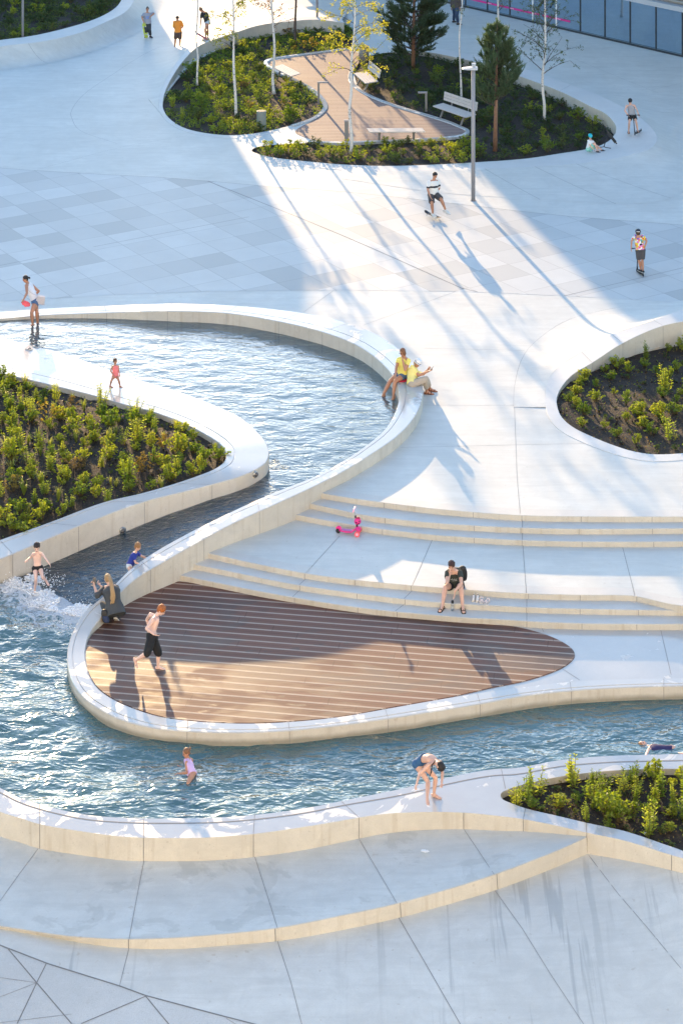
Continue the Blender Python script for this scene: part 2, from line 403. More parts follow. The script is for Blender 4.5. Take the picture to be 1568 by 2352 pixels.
# left planter wall
s2 = [(-80,755,-80,850,.02),(0,773,0,857,.02),(60,790,55,869,.02),(150,813,135,888,.03),(250,848,215,908,.05),(325,873,280,927,.08),(425,904,350,945,.13),
(500,933,425,973,.19),(555,960,470,996,.25),(590,990,503,1017,.28),(612,1018,517,1033,.3),(618,1040,519,1045,.3),(610,1062,512,1063,.3),(580,1082,488,1079,.29),
(540,1098,450,1094,.25),(487,1113,400,1111,.19),(420,1130,325,1133,.13),(332,1152,240,1153,.07),(181,1208,110,1201,-.12),(30,1272,0,1240,-.34),(-80,1316,-100,1276,-.48)]
A2 = cr([W(a,b,z) for a,b,c,d,z in s2], 6); B2 = cr([W(c,d,z) for a,b,c,d,z in s2], 6)
J = [('A', nearest(A2, x, y)) for x, y in ((487,1113),(332,1152),(181,1208),(30,1272))]
o = ribbon('planter_wall', A2, B2, -1.75, -.9, [M['walkway'], M['poolwall'], M['joint']], groove=.8, joints=J)
tag(o, 'broad pale concrete rim wrapping the left planter bed beside the upper pool', 'planter wall')
def rough_soil(amp, sc=2.2):
    def f(x, y, e): return 0 if e else amp*(noise.noise(Vector((x*sc, y*sc, 3)))+.6*noise.noise(Vector((x*sc*3, y*sc*3, 9))))
    return f
soil_left = [p+(A2[i]-p)*.04+Vector((0,0,-.15)) for i, p in enumerate(B2)]
tag(fill('soil', soil_left, M['soil'], spacing=.22, zf=rough_soil(.06), smooth=True), kind='structure')

# upper pool water, floor and the ramp running down to the lower pool
def xy(ps, z): return [Vector((p.x, p.y, z)) for p in ps]
iA = nearest(A1, 640, 1127); iB = nearest(A2, 600, 1070)
mid1 = [A1[i]+(B1[i]-A1[i])*.3 for i in range(len(A1))]; mid2 = [A2[i]+(B2[i]-A2[i])*.1 for i in range(len(A2))]
up = xy(mid1[:iA+1], ZWU)+xy(mid2[:iB+1][::-1], ZWU)
def wave_up(x, y, e): return 0 if e else .012*noise.noise(Vector((x*1.1, y*1.6, 0)))+.006*noise.noise(Vector((x*3, y*4, 5)))
tag(fill('upper_pool_water', up, M['water_up'], spacing=.16, zf=wave_up, smooth=True), kind='structure')
tag(fill('upper_pool_floor', xy(up, -.55), M['floor']), kind='structure')
# ramp: lofted between the planter wall foot and the diagonal wall
zr = [(700,1035,-.11),(630,1062,-.085),(575,1108,-.09),(490,1147,-.2),(420,1176,-.33),(332,1203,-.5),(181,1266,-.75),(30,1328,-.98),(-60,1366,-1.15)]
zl = [(760,1075,-.11),(665,1118,-.085),(600,1146,-.09),(540,1178,-.2),(470,1216,-.33),(390,1258,-.5),(290,1330,-.75),(210,1400,-1.0),(165,1460,-1.2)]
Rl = cr([W(*p) for p in zr], 5); Rr = cr([W(*p) for p in zl], 5)
mb = MB(); nn = 14; rows = []
for a, b in zip(Rl, Rr):
    d = (b-a); a = a-d*.08; d = d*1.12
    rows.append([a+d*(k/nn)+Vector((0,0,-.02+.02*noise.noise((a+d*(k/nn))*1.5))) for k in range(nn+1)])
mb.loft(rows, caps=False, closed=False)
tag(mb.obj('water_ramp', M['ramp'], smooth=True), kind='structure')
# thin sheet of water running off the pool down the top of the ramp
mb = MB(); frm = []; kf = len(rows)-3
for i, r_ in enumerate(rows[:kf]):
    t_ = i/(kf-1); a, b = r_[0], r_[-1]
    frm.append([a.lerp(b, q/20)+Vector((0,0,.052*(1-t_)**1.3+.010+.004*noise.noise(Vector((a.lerp(b, q/20).x*3, a.y*3, 1))))) for q in range(20, -1, -1)])
mb.loft(frm, caps=False, closed=False)
tag(mb.obj('running_water', M['water_run'], smooth=True), kind='structure')
# lower pool
foamline = [W(-60,1330,ZWL), W(60,1330,ZWL), W(130,1388,ZWL), W(205,1406,ZWL)]
low = xy(mid1[nearest(A1,225,1381):], ZWL)+[Vector((20,46,ZWL)), Vector((20,40,ZWL))]
cf = [(1900,1722),(1568,1732),(1484,1733.5),(1384,1737),(1284,1746),(1184,1764),(1134,1766.5),(1019,1788),(934,1809),(784,1840),(700,1856.5),(600,1870),(500,1878),
(400,1880),(300,1879),(200,1871.5),(125,1856.5),(50,1834),(0,1809),(-80,1765),(-220,1680),(-420,1545)]
front_in = cr(VW(cf, ZF), 5)
low += xy([p+Vector((0,-.25,0)) for p in front_in], ZWL)
low += [Vector((-12.5,38,ZWL)), Vector((-12.5,56,ZWL))]+[W(-60,1318,ZWL), W(30,1318,ZWL), W(120,1350,ZWL)]
def wave_low(x, y, e):
    if e: return 0
    p = Vector((x, y, 0)); fx = max(0, 1-abs(x+8.3)/3.2)*max(0, 1-abs(y-51.3)/2.4)
    v = .060*noise.noise(Vector((x*.55+y*.3, y*.75-x*.15, 1)))+.030*noise.noise(Vector((x*1.9+y*.8, y*2.3, 7)))
    v += .010*noise.noise(Vector((x*4.5, y*5, 2)))
    damp = max(.35, min(1, (3-x)/7+.2))
    return v*damp*(1.35 if x < -2 else 1) + fx*(.05+.22*abs(noise.noise(Vector((x*1.7, y*2.1, 11)))))
wl = fill('lower_pool_water', low, M['water_low'], spacing=.13, zf=wave_low, smooth=True); tag(wl, kind='structure')
at = wl.data.attributes.new('foam', 'FLOAT', 'POINT')
fl = [(p.x, p.y) for p in cr(foamline, 8)]
vals = []
for v in wl.data.vertices:
    x, y = v.co.x, v.co.y
    d = min(math.hypot(x-a, (y-b)) for a, b in fl)
    s_ = 1-d/1.7 if x > -8.5 else 1.1-d/2.6
    vals.append(max(-.15, s_*.95) if x < -5.2 else -.3)
at.data.foreach_set('value', vals)
# churned foam and spray where the ramp meets the pool
mb = MB(); rf = random.Random(21); fl3 = cr(foamline, 8); cnt = 0
while cnt < 9500:
    b = fl3[rf.randrange(len(fl3))]; dpt = abs(rf.gauss(0, .55)); left_ = max(0, (-6.0-b.x)/3)
    p = Vector((b.x+rf.uniform(-.25,.25), b.y-dpt*(.7+left_)+rf.uniform(-.02,.10), ZWL))
    dn = noise.noise(Vector((p.x*2.2, p.y*2.6, 3)))
    if dn < -.12+.25*rf.random() or p.x > -5.55: continue
    r_ = rf.uniform(.006, .022)*(1.15-min(.7, dpt*.6)); hgt = max(0, .16-dpt*.12)*rf.random()*(1+left_*.6)
    p.z += hgt*(.6+.4*noise.noise(p*3)); mb.ball(p, (r_*rf.uniform(.9,2.2), r_, r_*.6), 0, 6, 4); cnt += 1
for k in range(420):     # drops thrown up round the running feet and the foam edge
    if k < 150: c = W(103,1340,-.85); p = c+Vector((rf.gauss(.1,.22), rf.gauss(0,.15), abs(rf.gauss(0,.12))))
    else: b = fl3[rf.randrange(len(fl3))]; p = b+Vector((rf.gauss(0,.2), rf.gauss(-.1,.35), abs(rf.gauss(.12,.12))))
    mb.ball(p, rf.uniform(.005,.013), 0, 5, 4)
m = N('white foam'); m.bsdf((.82,.84,.86), .5); M['foam'] = m.m
tag(mb.obj('foam', M['foam'], smooth=True), kind='stuff')
tag(fill('lower_pool_floor', xy(low, -1.62), M['floor']), kind='structure')

# front wall with the lower right planter
fo = [(-420,1600),(-220,1735),(-80,1822),(0,1864),(50,1880),(92,1893),(185,1909),(280,1921.5),(330,1924),(400,1925),(470,1924),(582,1915.5),(700,1899),(784,1885),(824,1878),(874,1870.5),(959,1865.5),
(1064,1866.5),(1134,1873),(1201,1881.5),(1284,1898),(1346.5,1912.5),(1434,1931),(1541,1964),(1640,1992),(1750,2025)]
front_out = cr(VW(fo, ZF), 5)
pl = [(1640,1769),(1568,1766),(1484,1766.5),(1384,1771.5),(1284,1784),(1209,1800),(1164,1814),(1150,1822),(1149,1828),(1154,1836),(1174,1845),(1206,1856.5),(1284,1875),(1347,1890),(1434,1909),(1546,1946.5),(1640,1975),(1700,1900)]
plant_lr = cr(VW(pl, ZF), 5, True)
outline = front_out+front_in
o = fill('front_pool_wall', outline, [M['front'], M['wall'], M['joint'], M['coping']], holes=[plant_lr])
# faces down the outside, the water side and inside the planter
bm = bmesh.new(); bm.from_mesh(o.data)
fb = [(0,1919),(92,1945),(195,1965),(330,1978),(430,1980),(585,1968),(700,1951.5),(784,1937),(825,1928),(959,1909),(1064,1905.5),(1159,1908),(1219,1910.5),(1284,1915.5),(1344,1922)]
def skirt(curve, zb, mi, closed=False, ch=.0):
    vs = [bm.verts.new(p) for p in curve]; lo = [bm.verts.new((p.x, p.y, zb)) for p in curve]
    for i in range(len(curve)-(0 if closed else 1)):
        j = (i+1) % len(curve); f = bm.faces.new((vs[i], vs[j], lo[j], lo[i])); f.material_index = mi
skirt(front_out, -1.75, 1); skirt(front_in, -1.75, 1); skirt(plant_lr, -1.2, 1, True)
bmesh.ops.recalc_face_normals(bm, faces=bm.faces); bm.to_mesh(o.data); bm.free()
mb = MB()
for x, y in ((92,1893),(330,1924),(582,1915.5),(824,1878),(1064,1866.5),(1201,1881.5),(1346,1912.5),(1539,1963)):
    i = nearest(front_out, x, y); p = front_out[i]; t = front_out[i+1]-front_out[i-1]; t.normalize(); nrm = Vector((t.y, -t.x, 0))*.004
    mb.add([p+nrm-t*.007, p+nrm+t*.007, p+nrm+t*.007+Vector((0,0,-.9)), p+nrm-t*.007+Vector((0,0,-.9))], [(0,1,2,3)])
for a in ([(784,1841),(824,1878)], [(1345,1890),(1346,1912)], [(1206,1857),(1201,1881)], [(585,1871),(582,1915)], [(330,1880),(331,1924)], [(92,1846),(92,1893)], [(1150,1764),(1160,1812)]):
    strip_pts(mb, VW(a, ZF), .012)
gr = cr(VW([(a, b+11+4*(a > 900)) for a, b in cf[1:-1]], ZF), 4); strip_pts(mb, gr, .03, 0, .004)
jo = mb.mesh('j'); 
bm = bmesh.new(); bm.from_mesh(o.data); n0 = len(bm.faces); bm.from_mesh(jo); bm.faces.ensure_lookup_table()
for f in bm.faces[n0:]: f.material_index = 2
bm.to_mesh(o.data); bm.free()
tag(o, 'pale curved concrete wall in front of the lower pool, widening to a planter at right', 'pool wall')
soil_lr = [p+Vector((0,0,-.13)) for p in cr(VW(pl, ZF), 5, True)]
tag(fill('soil', soil_lr, M['soil'], spacing=.15, zf=rough_soil(.04, 3), smooth=True), kind='structure')

# apron below the front wall, its kerb and the lower ground
def zi(tab, x):
    if x <= tab[0][0]: return tab[0][1]
    for (a, za), (b, zb) in zip(tab, tab[1:]):
        if x <= b: return za+(zb-za)*(x-a)/(b-a)
    return tab[-1][1]
ztop = [(0,-1.23),(400,-1.2),(700,-1.2),(825,-1.165),(959,-1.11),(1064,-1.08),(1159,-1.03),(1219,-.97),(1284,-.9),(1344,-.83)]
zed = [(0,-1.37),(300,-1.31),(640,-1.25),(784,-1.22),(911,-1.18),(1011,-1.14),(1134,-1.06),(1259,-.95),(1346,-.83)]
zgr = [(0,-1.43),(130,-1.45),(297,-1.49),(400,-1.495),(500,-1.495),(637,-1.49),(784,-1.49),(911,-1.45),(1011,-1.42),(1134,-1.35),(1259,-1.27),(1346,-1.16),(1434,-1.13),(1541,-1.04),(1700,-1.0)]
at_ = [(-120,1880),(-60,1901)]+fb; 
TA = cr([W(x, y, zi(ztop, x)) for x, y in at_], 5)
ae = [(-120,2106),(-60,2117),(0,2126.5),(65,2136.5),(130,2146.5),(210,2154),(297,2157),(400,2154),(500,2146.5),(637,2131.5),(784,2103),(911,2075.5),(1011,2047.5),(1134,2009),(1284,1951.5),(1346,1923)]
TB = cr([W(x, y, zi(zed, x)) for x, y in ae], 5)
def resamp(c, n):
    d = [0]
    for a, b in zip(c, c[1:]): d.append(d[-1]+(b-a).length)
    out = []; j = 0
    for k in range(n):
        t = d[-1]*k/(n-1)
        while j < len(d)-2 and d[j+1] < t: j += 1
        out.append(c[j].lerp(c[j+1], (t-d[j])/max(1e-9, d[j+1]-d[j])))
    return out
n_ = 90
def byx(c, n):
    """resample a left-to-right curve at even steps of x"""
    xs = np.linspace(c[0].x, c[-1].x, n); X = [p.x for p in c]
    return [Vector((x, float(np.interp(x, X, [p.y for p in c])), float(np.interp(x, X, [p.z for p in c])))) for x in xs]
TA2, TB2 = resamp(TA, n_), resamp(TB, n_)
def sag(t): return -.06*math.sin(math.pi*t)
mb = MB(); rows = []
for a, b in zip(TA2, TB2):
    L = (b-a).length; s_ = min(1, L/1.5); e = (a-b).normalized()*(-.12)
    rows.append([a-e*1+Vector((0,0,0))]+[a.lerp(b, k/8)+Vector((0,0,sag(k/8)*s_)) for k in range(9)])
mb.loft(rows, 0, caps=False, closed=False)
def surf_point(TAx, TBx, x, y, z0):
    return W(x, y, z0)
def ruled_z(c1, c2, P, sg=0):
    """height of the ruled sheet between two curves under plan point P"""
    best = None
    for a, b in zip(c1, c2):
        ab = Vector((b.x-a.x, b.y-a.y)); ap = Vector((P.x-a.x, P.y-a.y)); L = max(ab.length_squared, 1e-6)
        t = ap.dot(ab)/L; q = (ap-ab*t).length
        if best is None or q < best[0]: best = (q, t, a.z+(b.z-a.z)*t + sg*sag(min(1, max(0, t)))*min(1, ab.length/1.5))
    return best[2]
def project(x, y, c1, c2, sg=0):
    z = -1.2
    for _ in range(6): z = ruled_z(c1, c2, W(x, y, z), sg)
    return W(x, y, z)
for a in ([(92,1945),(45,2008),(0,2071)], [(331,1978),(314,2065),(297,2157)], [(585,1968),(611,2048),(637,2131)], [(825,1929),(868,2002),(911,2075)], [(1065,1906),(1099,1956),(1134,2009)]):
    pts = [Vector(p).lerp(Vector(q), k/6) for p, q in zip(a, a[1:]) for k in range(6)]+[Vector(a[-1])]
    strip_pts(mb, [project(p.x, p.y, TA2, TB2, 1) for p in pts], .010, 1, .006)
tag(mb.obj('apron', [M['apron'], M['jointmid']], smooth=False), kind='structure')
# kerb: the low riser between apron and lower ground
gb = [(-120,2111),(-60,2122),(0,2133),(130,2155),(210,2169),(297,2178),(400,2180),(500,2173),(637,2161.5),(784,2136.5),(916,2108),(1014,2081.5),(1136,2045),(1259,1999),(1348,1961.5)]
KB = resamp(cr([W(x, y, zi(zgr, x)) for x, y in gb], 5), n_)
mb = MB(); rows = []
for a, b in zip(TB2, KB):
    inn = Vector((a.x, a.y+.1, a.z-.02))
    rows.append([inn, a+Vector((0,.012,.001)), a+Vector((0,-.004,-.012)), b, b+Vector((0,0,-.3))])
mb.loft(rows, 0, caps=False, closed=False)
for x, y in ((297,2157),(637,2131.5),(911,2075.5),(1134,2009)):
    i = nearest(TB2, x, y); p, q = TB2[i]+Vector((0,-.008,0)), KB[i]+Vector((0,-.006,0)); t = (TB2[i+1]-TB2[i-1]).normalized()*.008
    mb.add([p-t, p+t, q+t, q-t], [(0,1,2,3)], 1)
o = mb.obj('kerb', [M['wall'], M['joint']])
tag(o, 'low curved concrete kerb edging the grey apron, dirty along its top', 'kerb')
g1 = KB+cr([W(x, y, zi(zgr, x)) for x, y in ((1348,1961.5),(1434,1976.5),(1539,1998),(1640,2022),(1760,2050))], 5)[1:]
G1 = byx(g1, 90)
G2 = [Vector((p.x*1.0, 33.0, -2.2)) for p in G1]
mb = MB(); rows = [[a+(a-b).normalized()*.05]+[a.lerp(b, (k/10)) for k in range(11)] for a, b in zip(G1, G2)]
mb.loft(rows, 0, caps=False, closed=False)
def seg(a, n=8): return [Vector(p).lerp(Vector(q), k/n) for p, q in zip(a, a[1:]) for k in range(n)]+[Vector(a[-1])]
for a, w in (([(297,2178),(286,2220),(275,2265)],.010), ([(637,2161),(668,2256),(700,2380)],.010), ([(915,2108),(974,2209),(1056,2352),(1075,2384)],.014), ([(1136,2046),(1199,2134),(1264,2239),(1339,2352),(1362,2384)],.010),
          ([(1348,1961),(1419,2054),(1484,2129),(1568,2231),(1620,2290)],.010)):
    strip_pts(mb, [project(p.x, p.y, G1, G2) for p in seg(a)], w, 1, .004)
o = tag(mb.obj('lower_ground', [M['ground'], M['jointmid']]), kind='structure')
# dark granite paving in the near left corner
border = [(-100,2135),(0,2171.5),(110,2214),(275,2265.5),(335,2287.5),(500,2331.5),(580,2352),(760,2400),(760,2440),(-100,2440)]
bp = [project(p.x, p.y, G1, G2)+Vector((0,0,.004)) for p in seg(border, 5)]
o = fill('granite_paving', bp, [M['tile2'], M['joint']], spacing=.4)
for v in o.data.vertices: v.co.z = ruled_z(G1, G2, v.co)+.005
mb = MB()
for a in ([(-100,2135),(0,2171.5),(110,2214),(275,2265.5),(335,2287.5),(500,2331.5),(580,2352),(760,2400)],): strip_pts(mb, [project(p.x, p.y, G1, G2) for p in seg(a)], .03, 0, .008)
for a in ([(85,2258),(20,2181)], [(85,2258),(107,2214)], [(85,2258),(165,2352)], [(85,2258),(40,2352)], [(335,2289),(187,2352)], [(335,2289),(387,2352),(400,2368)]): strip_pts(mb, [project(p.x, p.y, G1, G2) for p in seg(a)], .022, 0, .008)
for a in ([(85,2258),(0,2291)], [(85,2258),(0,2246)], [(520,2340),(560,2365)], [(0,2350),(165,2330)], [(165,2352),(240,2375)]): strip_pts(mb, [project(p.x, p.y, G1, G2) for p in seg(a)], .009, 0, .008)
bm = bmesh.new(); bm.from_mesh(o.data); n0 = len(bm.faces); bm.from_mesh(mb.mesh('j')); bm.faces.ensure_lookup_table()
for f in bm.faces[n0:]: f.material_index = 1
bm.to_mesh(o.data); bm.free(); tag(o, kind='structure')

# ---------------------------------------------------------------- steps and terraces
U1 = [(690,1124),(722,1130),(784,1141),(860,1152),(932,1161),(1000,1169),(1079,1176),(1199,1184),(1331,1186.5),(1568,1187),(1700,1186)]
U2 = [(650,1141),(692,1152),(760,1167),(820,1180),(884,1190),(994,1201),(1100,1208),(1199,1212.5),(1331,1215),(1568,1213.5),(1700,1212)]
U3 = [(620,1167),(660,1178),(720,1190),(800,1204),(874,1215),(994,1228.5),(1084,1235),(1199,1241),(1399,1244.5),(1568,1243.5),(1700,1242)]
L1 = [(425,1257),(467,1268),(550,1287),(625,1303),(702,1317.5),(784,1329),(870,1338),(946,1345),(1084,1356),(1209,1363.5),(1334,1367),(1450,1368.5),(1462,1370),(1500,1379),(1540,1388),(1568,1392),(1700,1404)]
L2 = [(395,1282),(432,1293),(525,1312),(610,1330),(687,1344.5),(784,1358.5),(870,1369.5),(939,1377.5),(1024,1385),(1129,1391),(1209,1395),(1334,1398.5),(1464,1401),(1560,1402),(1700,1404)]
L3 = [(365,1308),(400,1318),(500,1339),(590,1357),(672,1372),(784,1390),(860,1400),(931,1407),(1059,1418),(1184,1425),(1209,1427),(1334,1432),(1469,1433.5),(1568,1433),(1700,1431)]
EZ = [(U1, 0.0), (U2, -.133), (U3, -.267), (L1, ZT), (L2, -.525), (L3, -.65)]
E = [cr(VW(c, z), 6) for c, z in EZ]
zdn = [-.133, -.267, ZT, -.525, -.65, ZD]
def step_mesh(front, z, zlow, back, depth=None):
    """tread from the nosing back under the riser above, and the riser down"""
    mb = MB(); f = byx(front, 120); rows = []
    bx = [p.x for p in back or []]; by = [p.y for p in back or []]
    for p in f:
        yb = (float(np.interp(p.x, bx, by))+.12) if back else p.y+depth
        yb = max(yb, p.y+.1)
        rows.append([Vector((p.x, yb, z)), Vector((p.x, p.y+.012, z)), Vector((p.x, p.y, z-.012)), Vector((p.x, p.y, zlow-.06))])
    mb.loft(rows, 0, caps=False, closed=False)
    for i in range(len(mb.f)):
        if i % 3 > 0: mb.mi[i] = 1
    return mb, f
def joint_on_step(mb, f, z, zl, x, w=.012):
    i = nearest(f, x, HY+(HC-z)*F/f[len(f)//2].y); best = min(range(1, len(f)-1), key=lambda k: abs(784+f[k].x*F/f[k].y-x))
    p = f[best]; a = Vector((p.x, p.y-.003, z-.004))
    mb.add([a+Vector((-w/2,0,0)), a+Vector((w/2,0,0)), a+Vector((w/2,0,zl-z)), a+Vector((-w/2,0,zl-z))], [(0,1,2,3)], 2)
t = empty('steps', W(1100,1215,-.2), 'upper flight of three long curved concrete steps below the plaza', 'steps')
SM = [M['step'], M['wall'], M['joint']]
def add_steps(t, idx):
    for q, i in enumerate(idx):
        mb, f = step_mesh(E[i], EZ[i][1]+(.003 if q == 0 else 0), zdn[i], E[i-1] if q else None, .38)
        for x in ((1199, 1331, 1085, 880, 1500) if i < 3 else (1208, 946-18*(q), 702-12*q, 1460, 1330, 820)): joint_on_step(mb, f, EZ[i][1], zdn[i], x)
        if q:
            for x0, x1 in (((1199,1199),) if i < 3 else ((1208,1209),(946-18*(q-1),930-18*(q-1)),(702-12*(q-1),690-12*(q-1)))):
                yb = [784+p.x*F/p.y for p in E[i-1]]
                pa = min(E[i-1], key=lambda p: abs(784+p.x*F/p.y-x0)); pb = min(E[i], key=lambda p: abs(784+p.x*F/p.y-x1))
                strip_pts(mb, [Vector((pa.x, pa.y, EZ[i][1])), Vector((pb.x, pb.y+.02, EZ[i][1]))], .012, 2)
        mb.base = None
        ob = mb.obj('step', SM); ob.parent = t; ob.matrix_parent_inverse = t.matrix_basis.inverted()
add_steps(t, [0,1,2])
t = empty('steps', W(1000,1385,-.6), 'lower flight of three long curved concrete steps above the brown deck', 'steps')
add_steps(t, [3,4,5])
ter = [Vector((p.x, p.y+.1, ZT)) for p in E[2]]+[Vector((p.x, p.y+.02, ZT-.001)) for p in E[3]][::-1]
o = fill('terrace', ter, [M['plaza'], M['joint']])
def add_joints(o, lines, z, w=.011, mi=1):
    mb = MB()
    for a in lines: strip_pts(mb, cr(VW(a, z), 4) if len(a) > 2 else VW(a, z), w, 0)
    bm = bmesh.new(); bm.from_mesh(o.data); n0 = len(bm.faces); bm.from_mesh(mb.mesh('j')); bm.faces.ensure_lookup_table()
    for f in bm.faces[n0:]: f.material_index = mi
    bm.to_mesh(o.data); bm.free()
add_joints(o, [[(993,1238),(946,1346)], [(1200,1253),(1208,1363)], [(1429,1258),(1457,1368)], [(780,1231),(702,1317)]], ZT)
tag(o, kind='structure')
i0 = nearest(B1, 300, 1336)
low_t = [Vector((p.x, p.y+.1, ZD-.018)) for p in E[5]]+[Vector((p.x, p.y-.03, ZD-.018)) for p in B1[i0:]][::-1]
o = fill('lower_terrace', low_t, [M['walkway'], M['joint']])
add_joints(o, [[(1516,1446),(1540,1550)], [(1244,1444),(1248,1452)], [(1290,1536),(1330,1562)]], ZD-.018)
tag(o, kind='structure')
# brown deck
dk = [(392,1336),(345,1361),(288,1391),(244,1428),(212,1458),(200,1483),(198.5,1516),(207,1550),(227,1580),(262,1605),(312,1627),(371,1645),(432,1653.5),(500,1658.5),(580,1660),(662,1656.5),
(725,1651.5),(784,1645),(909,1622),(1034,1600),(1134,1577.5),(1209,1562),(1284,1536),(1311,1518),(1319,1503.5),(1311,1488.5),(1274,1466),(1214,1446),(1164,1436.5),(1059,1427.5),(929,1417.5),(784,1400),(700,1387.5),(600,1371.5),(500,1351)]
dp = cr(VW(dk, ZD), 5, True)
mb = MB(); o = fill('timber_deck', dp, [M['deck']])
bm = bmesh.new(); bm.from_mesh(o.data); vs = [bm.verts.new(p) for p in dp]; lo = [bm.verts.new(p+Vector((0,0,-.03))) for p in dp]
for i in range(len(dp)): bm.faces.new((vs[i], vs[i-1], lo[i-1], lo[i]))
bm.to_mesh(o.data); bm.free()
tag(o, 'almond-shaped brown ribbed timber deck, partly wet, below the lower steps', 'deck')

# ---------------------------------------------------------------- upper plaza
bedL = [(375,235),(376,252),(395,277),(430,296),(475,306),(530,310.5),(575,307.5),(625,298.5),(675,286),(710,274),(735,257.5),(741,245),(735,230),(710,205),(670,182.5),(630,162.5),(607,147.5),(615,137.5),
(650,131),(700,125),(758,117),(795,112),(812,98),(812,80),(800,60),(760,52),(725,54),(665,63),(600,78),(540,97),(495,117),(450,142),(425,164),(400,193),(381,220)]
bedR = [(812,160),(815,178),(820,192),(836,210),(874,228),(924,245),(974,260),(1024,275),(1056,288),(1075,300),(1068,312),(1004,320),(884,325.5),(784,330),(720,328),(675,330),(625,333),(590,338),(578,346),(592,353),(625,361),(675,367.5),(725,372.5),(784,377.5),
(884,381),(984,378.5),(1094,372.5),(1209,364),(1284,352.5),(1349,342),(1385,331),(1405,316),(1410,301),(1400,287),(1385,276),(1359,262),(1324,243),(1284,224),(1204,190),(1104,155),(1034,138),(979,126),(900,120),(844,130),(822,146)]
SL = cr(VW(bedL), 4, True); SR = cr(VW(bedR), 4, True)
sb = [(1278,913),(1279,933),(1289,958),(1314,980.5),(1359,1003),(1409,1023),(1449,1035.5),(1494,1043),(1568,1041),(1660,1030),(1700,900),(1660,775),(1568,787),(1524,795),(1434,817),(1374,839),(1324,859),(1292,886)]
SRP = cr(VW(sb), 5, True)
tlb = [(-60,100),(0,110),(75,99),(150,80),(215,57),(260,31),(282,5),(285,-40),(200,-90),(-60,-90)]
STL = cr(VW(tlb), 4, True)
ip = nearest(A1, 690, 1104)
left = [Vector((-90, 69, 0))]+[Vector((p.x, p.y, 0)) for p in (A1[i].lerp(B1[i], .85) for i in range(0, nearest(B1, 720, 1116)+1))]
pz = left+[Vector((p.x, p.y+.04, 0)) for p in E[0][4:]]+[Vector((90, 54, 0)), Vector((250, 54, 0)), Vector((250, 500, 0)), Vector((-250, 500, 0)), Vector((-250, 69, 0))]
o = fill('plaza', pz, [M['plaza'], M['joint'], M['jointsoft']], holes=[SL, SR, SRP, STL])
add_joints(o, [[(1194,1180),(1187,1100),(1184,1023),(1180.5,933)], [(975,930.5),(1276,931.5)], [(919,1028),(1180,1022),(1390,1018)], [(974,800),(1204,805)], [(834,747),(1064,663)],
  [(697,717),(765,668)], [(85,390),(295,335),(430,312)], [(865,972/2+0),(940,452)], [(784+515,127.5),(1494,207),(1568,235)], [(1494,207),(1568,190)]], 0, .012, 2)
add_joints(o, [[(385,102),(350,115),(250,177),(190,220),(163,260),(165,270),(185,300),(270,330)], [(350,130),(341,150),(332,200)], [(0,161),(75,152.5),(185,127.5),(275,95),(355,52)],
  [(1179,933),(1181,888),(1204,813),(1249,768),(1309,733),(1409,708),(1568,690)], [(1064,165),(1200,205),(1344,265),(1440,330)]], 0, .016, 2)
tag(o, kind='structure')
tb = [(-120,374),(0,386),(225,400),(360,407),(477,416),(615,428),(784,440),(1019,465),(1184,484),(1309,497),(1568,517),(1700,527),(1700,700),(1568,695),(1294,680),(1064,670),(784,667),(465,669.5),(285,677),(0,693),(-120,700)]
tp = [p+Vector((0,0,.004)) for p in VW(tb)]
o = fill('tile_paving', tp, [M['tile'], M['joint']])
add_joints(o, [[(477,416),(784,540),(1064,664)], [(1060,662),(1095,670)]], .004, .035)
add_joints(o, [[(215,567),(572,498)], [(1294,680),(1568,615)], [(-40,618),(90,592)]], .004, .022)
add_joints(o, [tb[i:i+11] for i in (0,)], .004, .02)
tag(o, kind='structure')

def bank(name, top, bot, mats, n=8, conc=True, jx=()):
    """smooth skateable slope between a rim and the plaza"""
    n_ = max(len(top), 60); a = resamp(top, n_); b = resamp(bot, n_); mb = MB(); rows = []
    for p, q in zip(a, b):
        row = []
        for k in range(n+1):
            t = k/n; z = p.z+(q.z-p.z)*(1-(1-t)**2 if conc else t)
            row.append(Vector((p.x+(q.x-p.x)*t, p.y+(q.y-p.y)*t, z)))
        rows.append(row)
    mb.loft(rows, 0, caps=False, closed=False)
    for x in jx:
        i = min(range(n_), key=lambda k: abs(784+a[k].x*F/a[k].y-x)+abs(a[k].y-a[k].y)); strip_pts(mb, rows[i], .016, 1, .004)
    o = mb.obj(name, mats, smooth=True); return tag(o, kind='structure')
# right planter rim + bank
rin = [(1640,724,.72),(1568,738,.68),(1521.5,748,.62),(1429,788,.42),(1359,833,.22),(1314,860.5,.12),(1289,888,.06),(1278,913,.03),(1279,933,.02),(1289,958,.015),(1314,980.5,.012),(1359,1003,.012),(1409,1023,.012),(1449,1035.5,.012),(1494,1043,.012),(1568,1040.5,.012),(1660,1030,.012)]
rou = [(1640,698,.72),(1568,711,.68),(1499,735.5,.62),(1404,768,.42),(1334,808,.22),(1290,836,.12),(1262,866,.06),(1251,905,.03),(1252,935,.02),(1264,966,.015),(1290,992,.012),(1340,1017,.012),(1395,1038,.012),(1440,1051,.012),(1494,1059,.012),(1568,1056,.012),(1660,1046,.012)]
RA = cr([W(*p) for p in rin], 6); RB = cr([W(*p) for p in rou], 6)
J = [('A', nearest(RA, x, y)) for x, y in ((1521,748),(1429,788),(1359,833))]
o = ribbon('planter_wall', RA, RB, -.3, -.3, [M['rim'], M['wall'], M['joint']], joints=J, chamfer=.008)
tag(o, 'curved concrete rim of the right planter, rising to a tall wall at its back', 'planter wall')
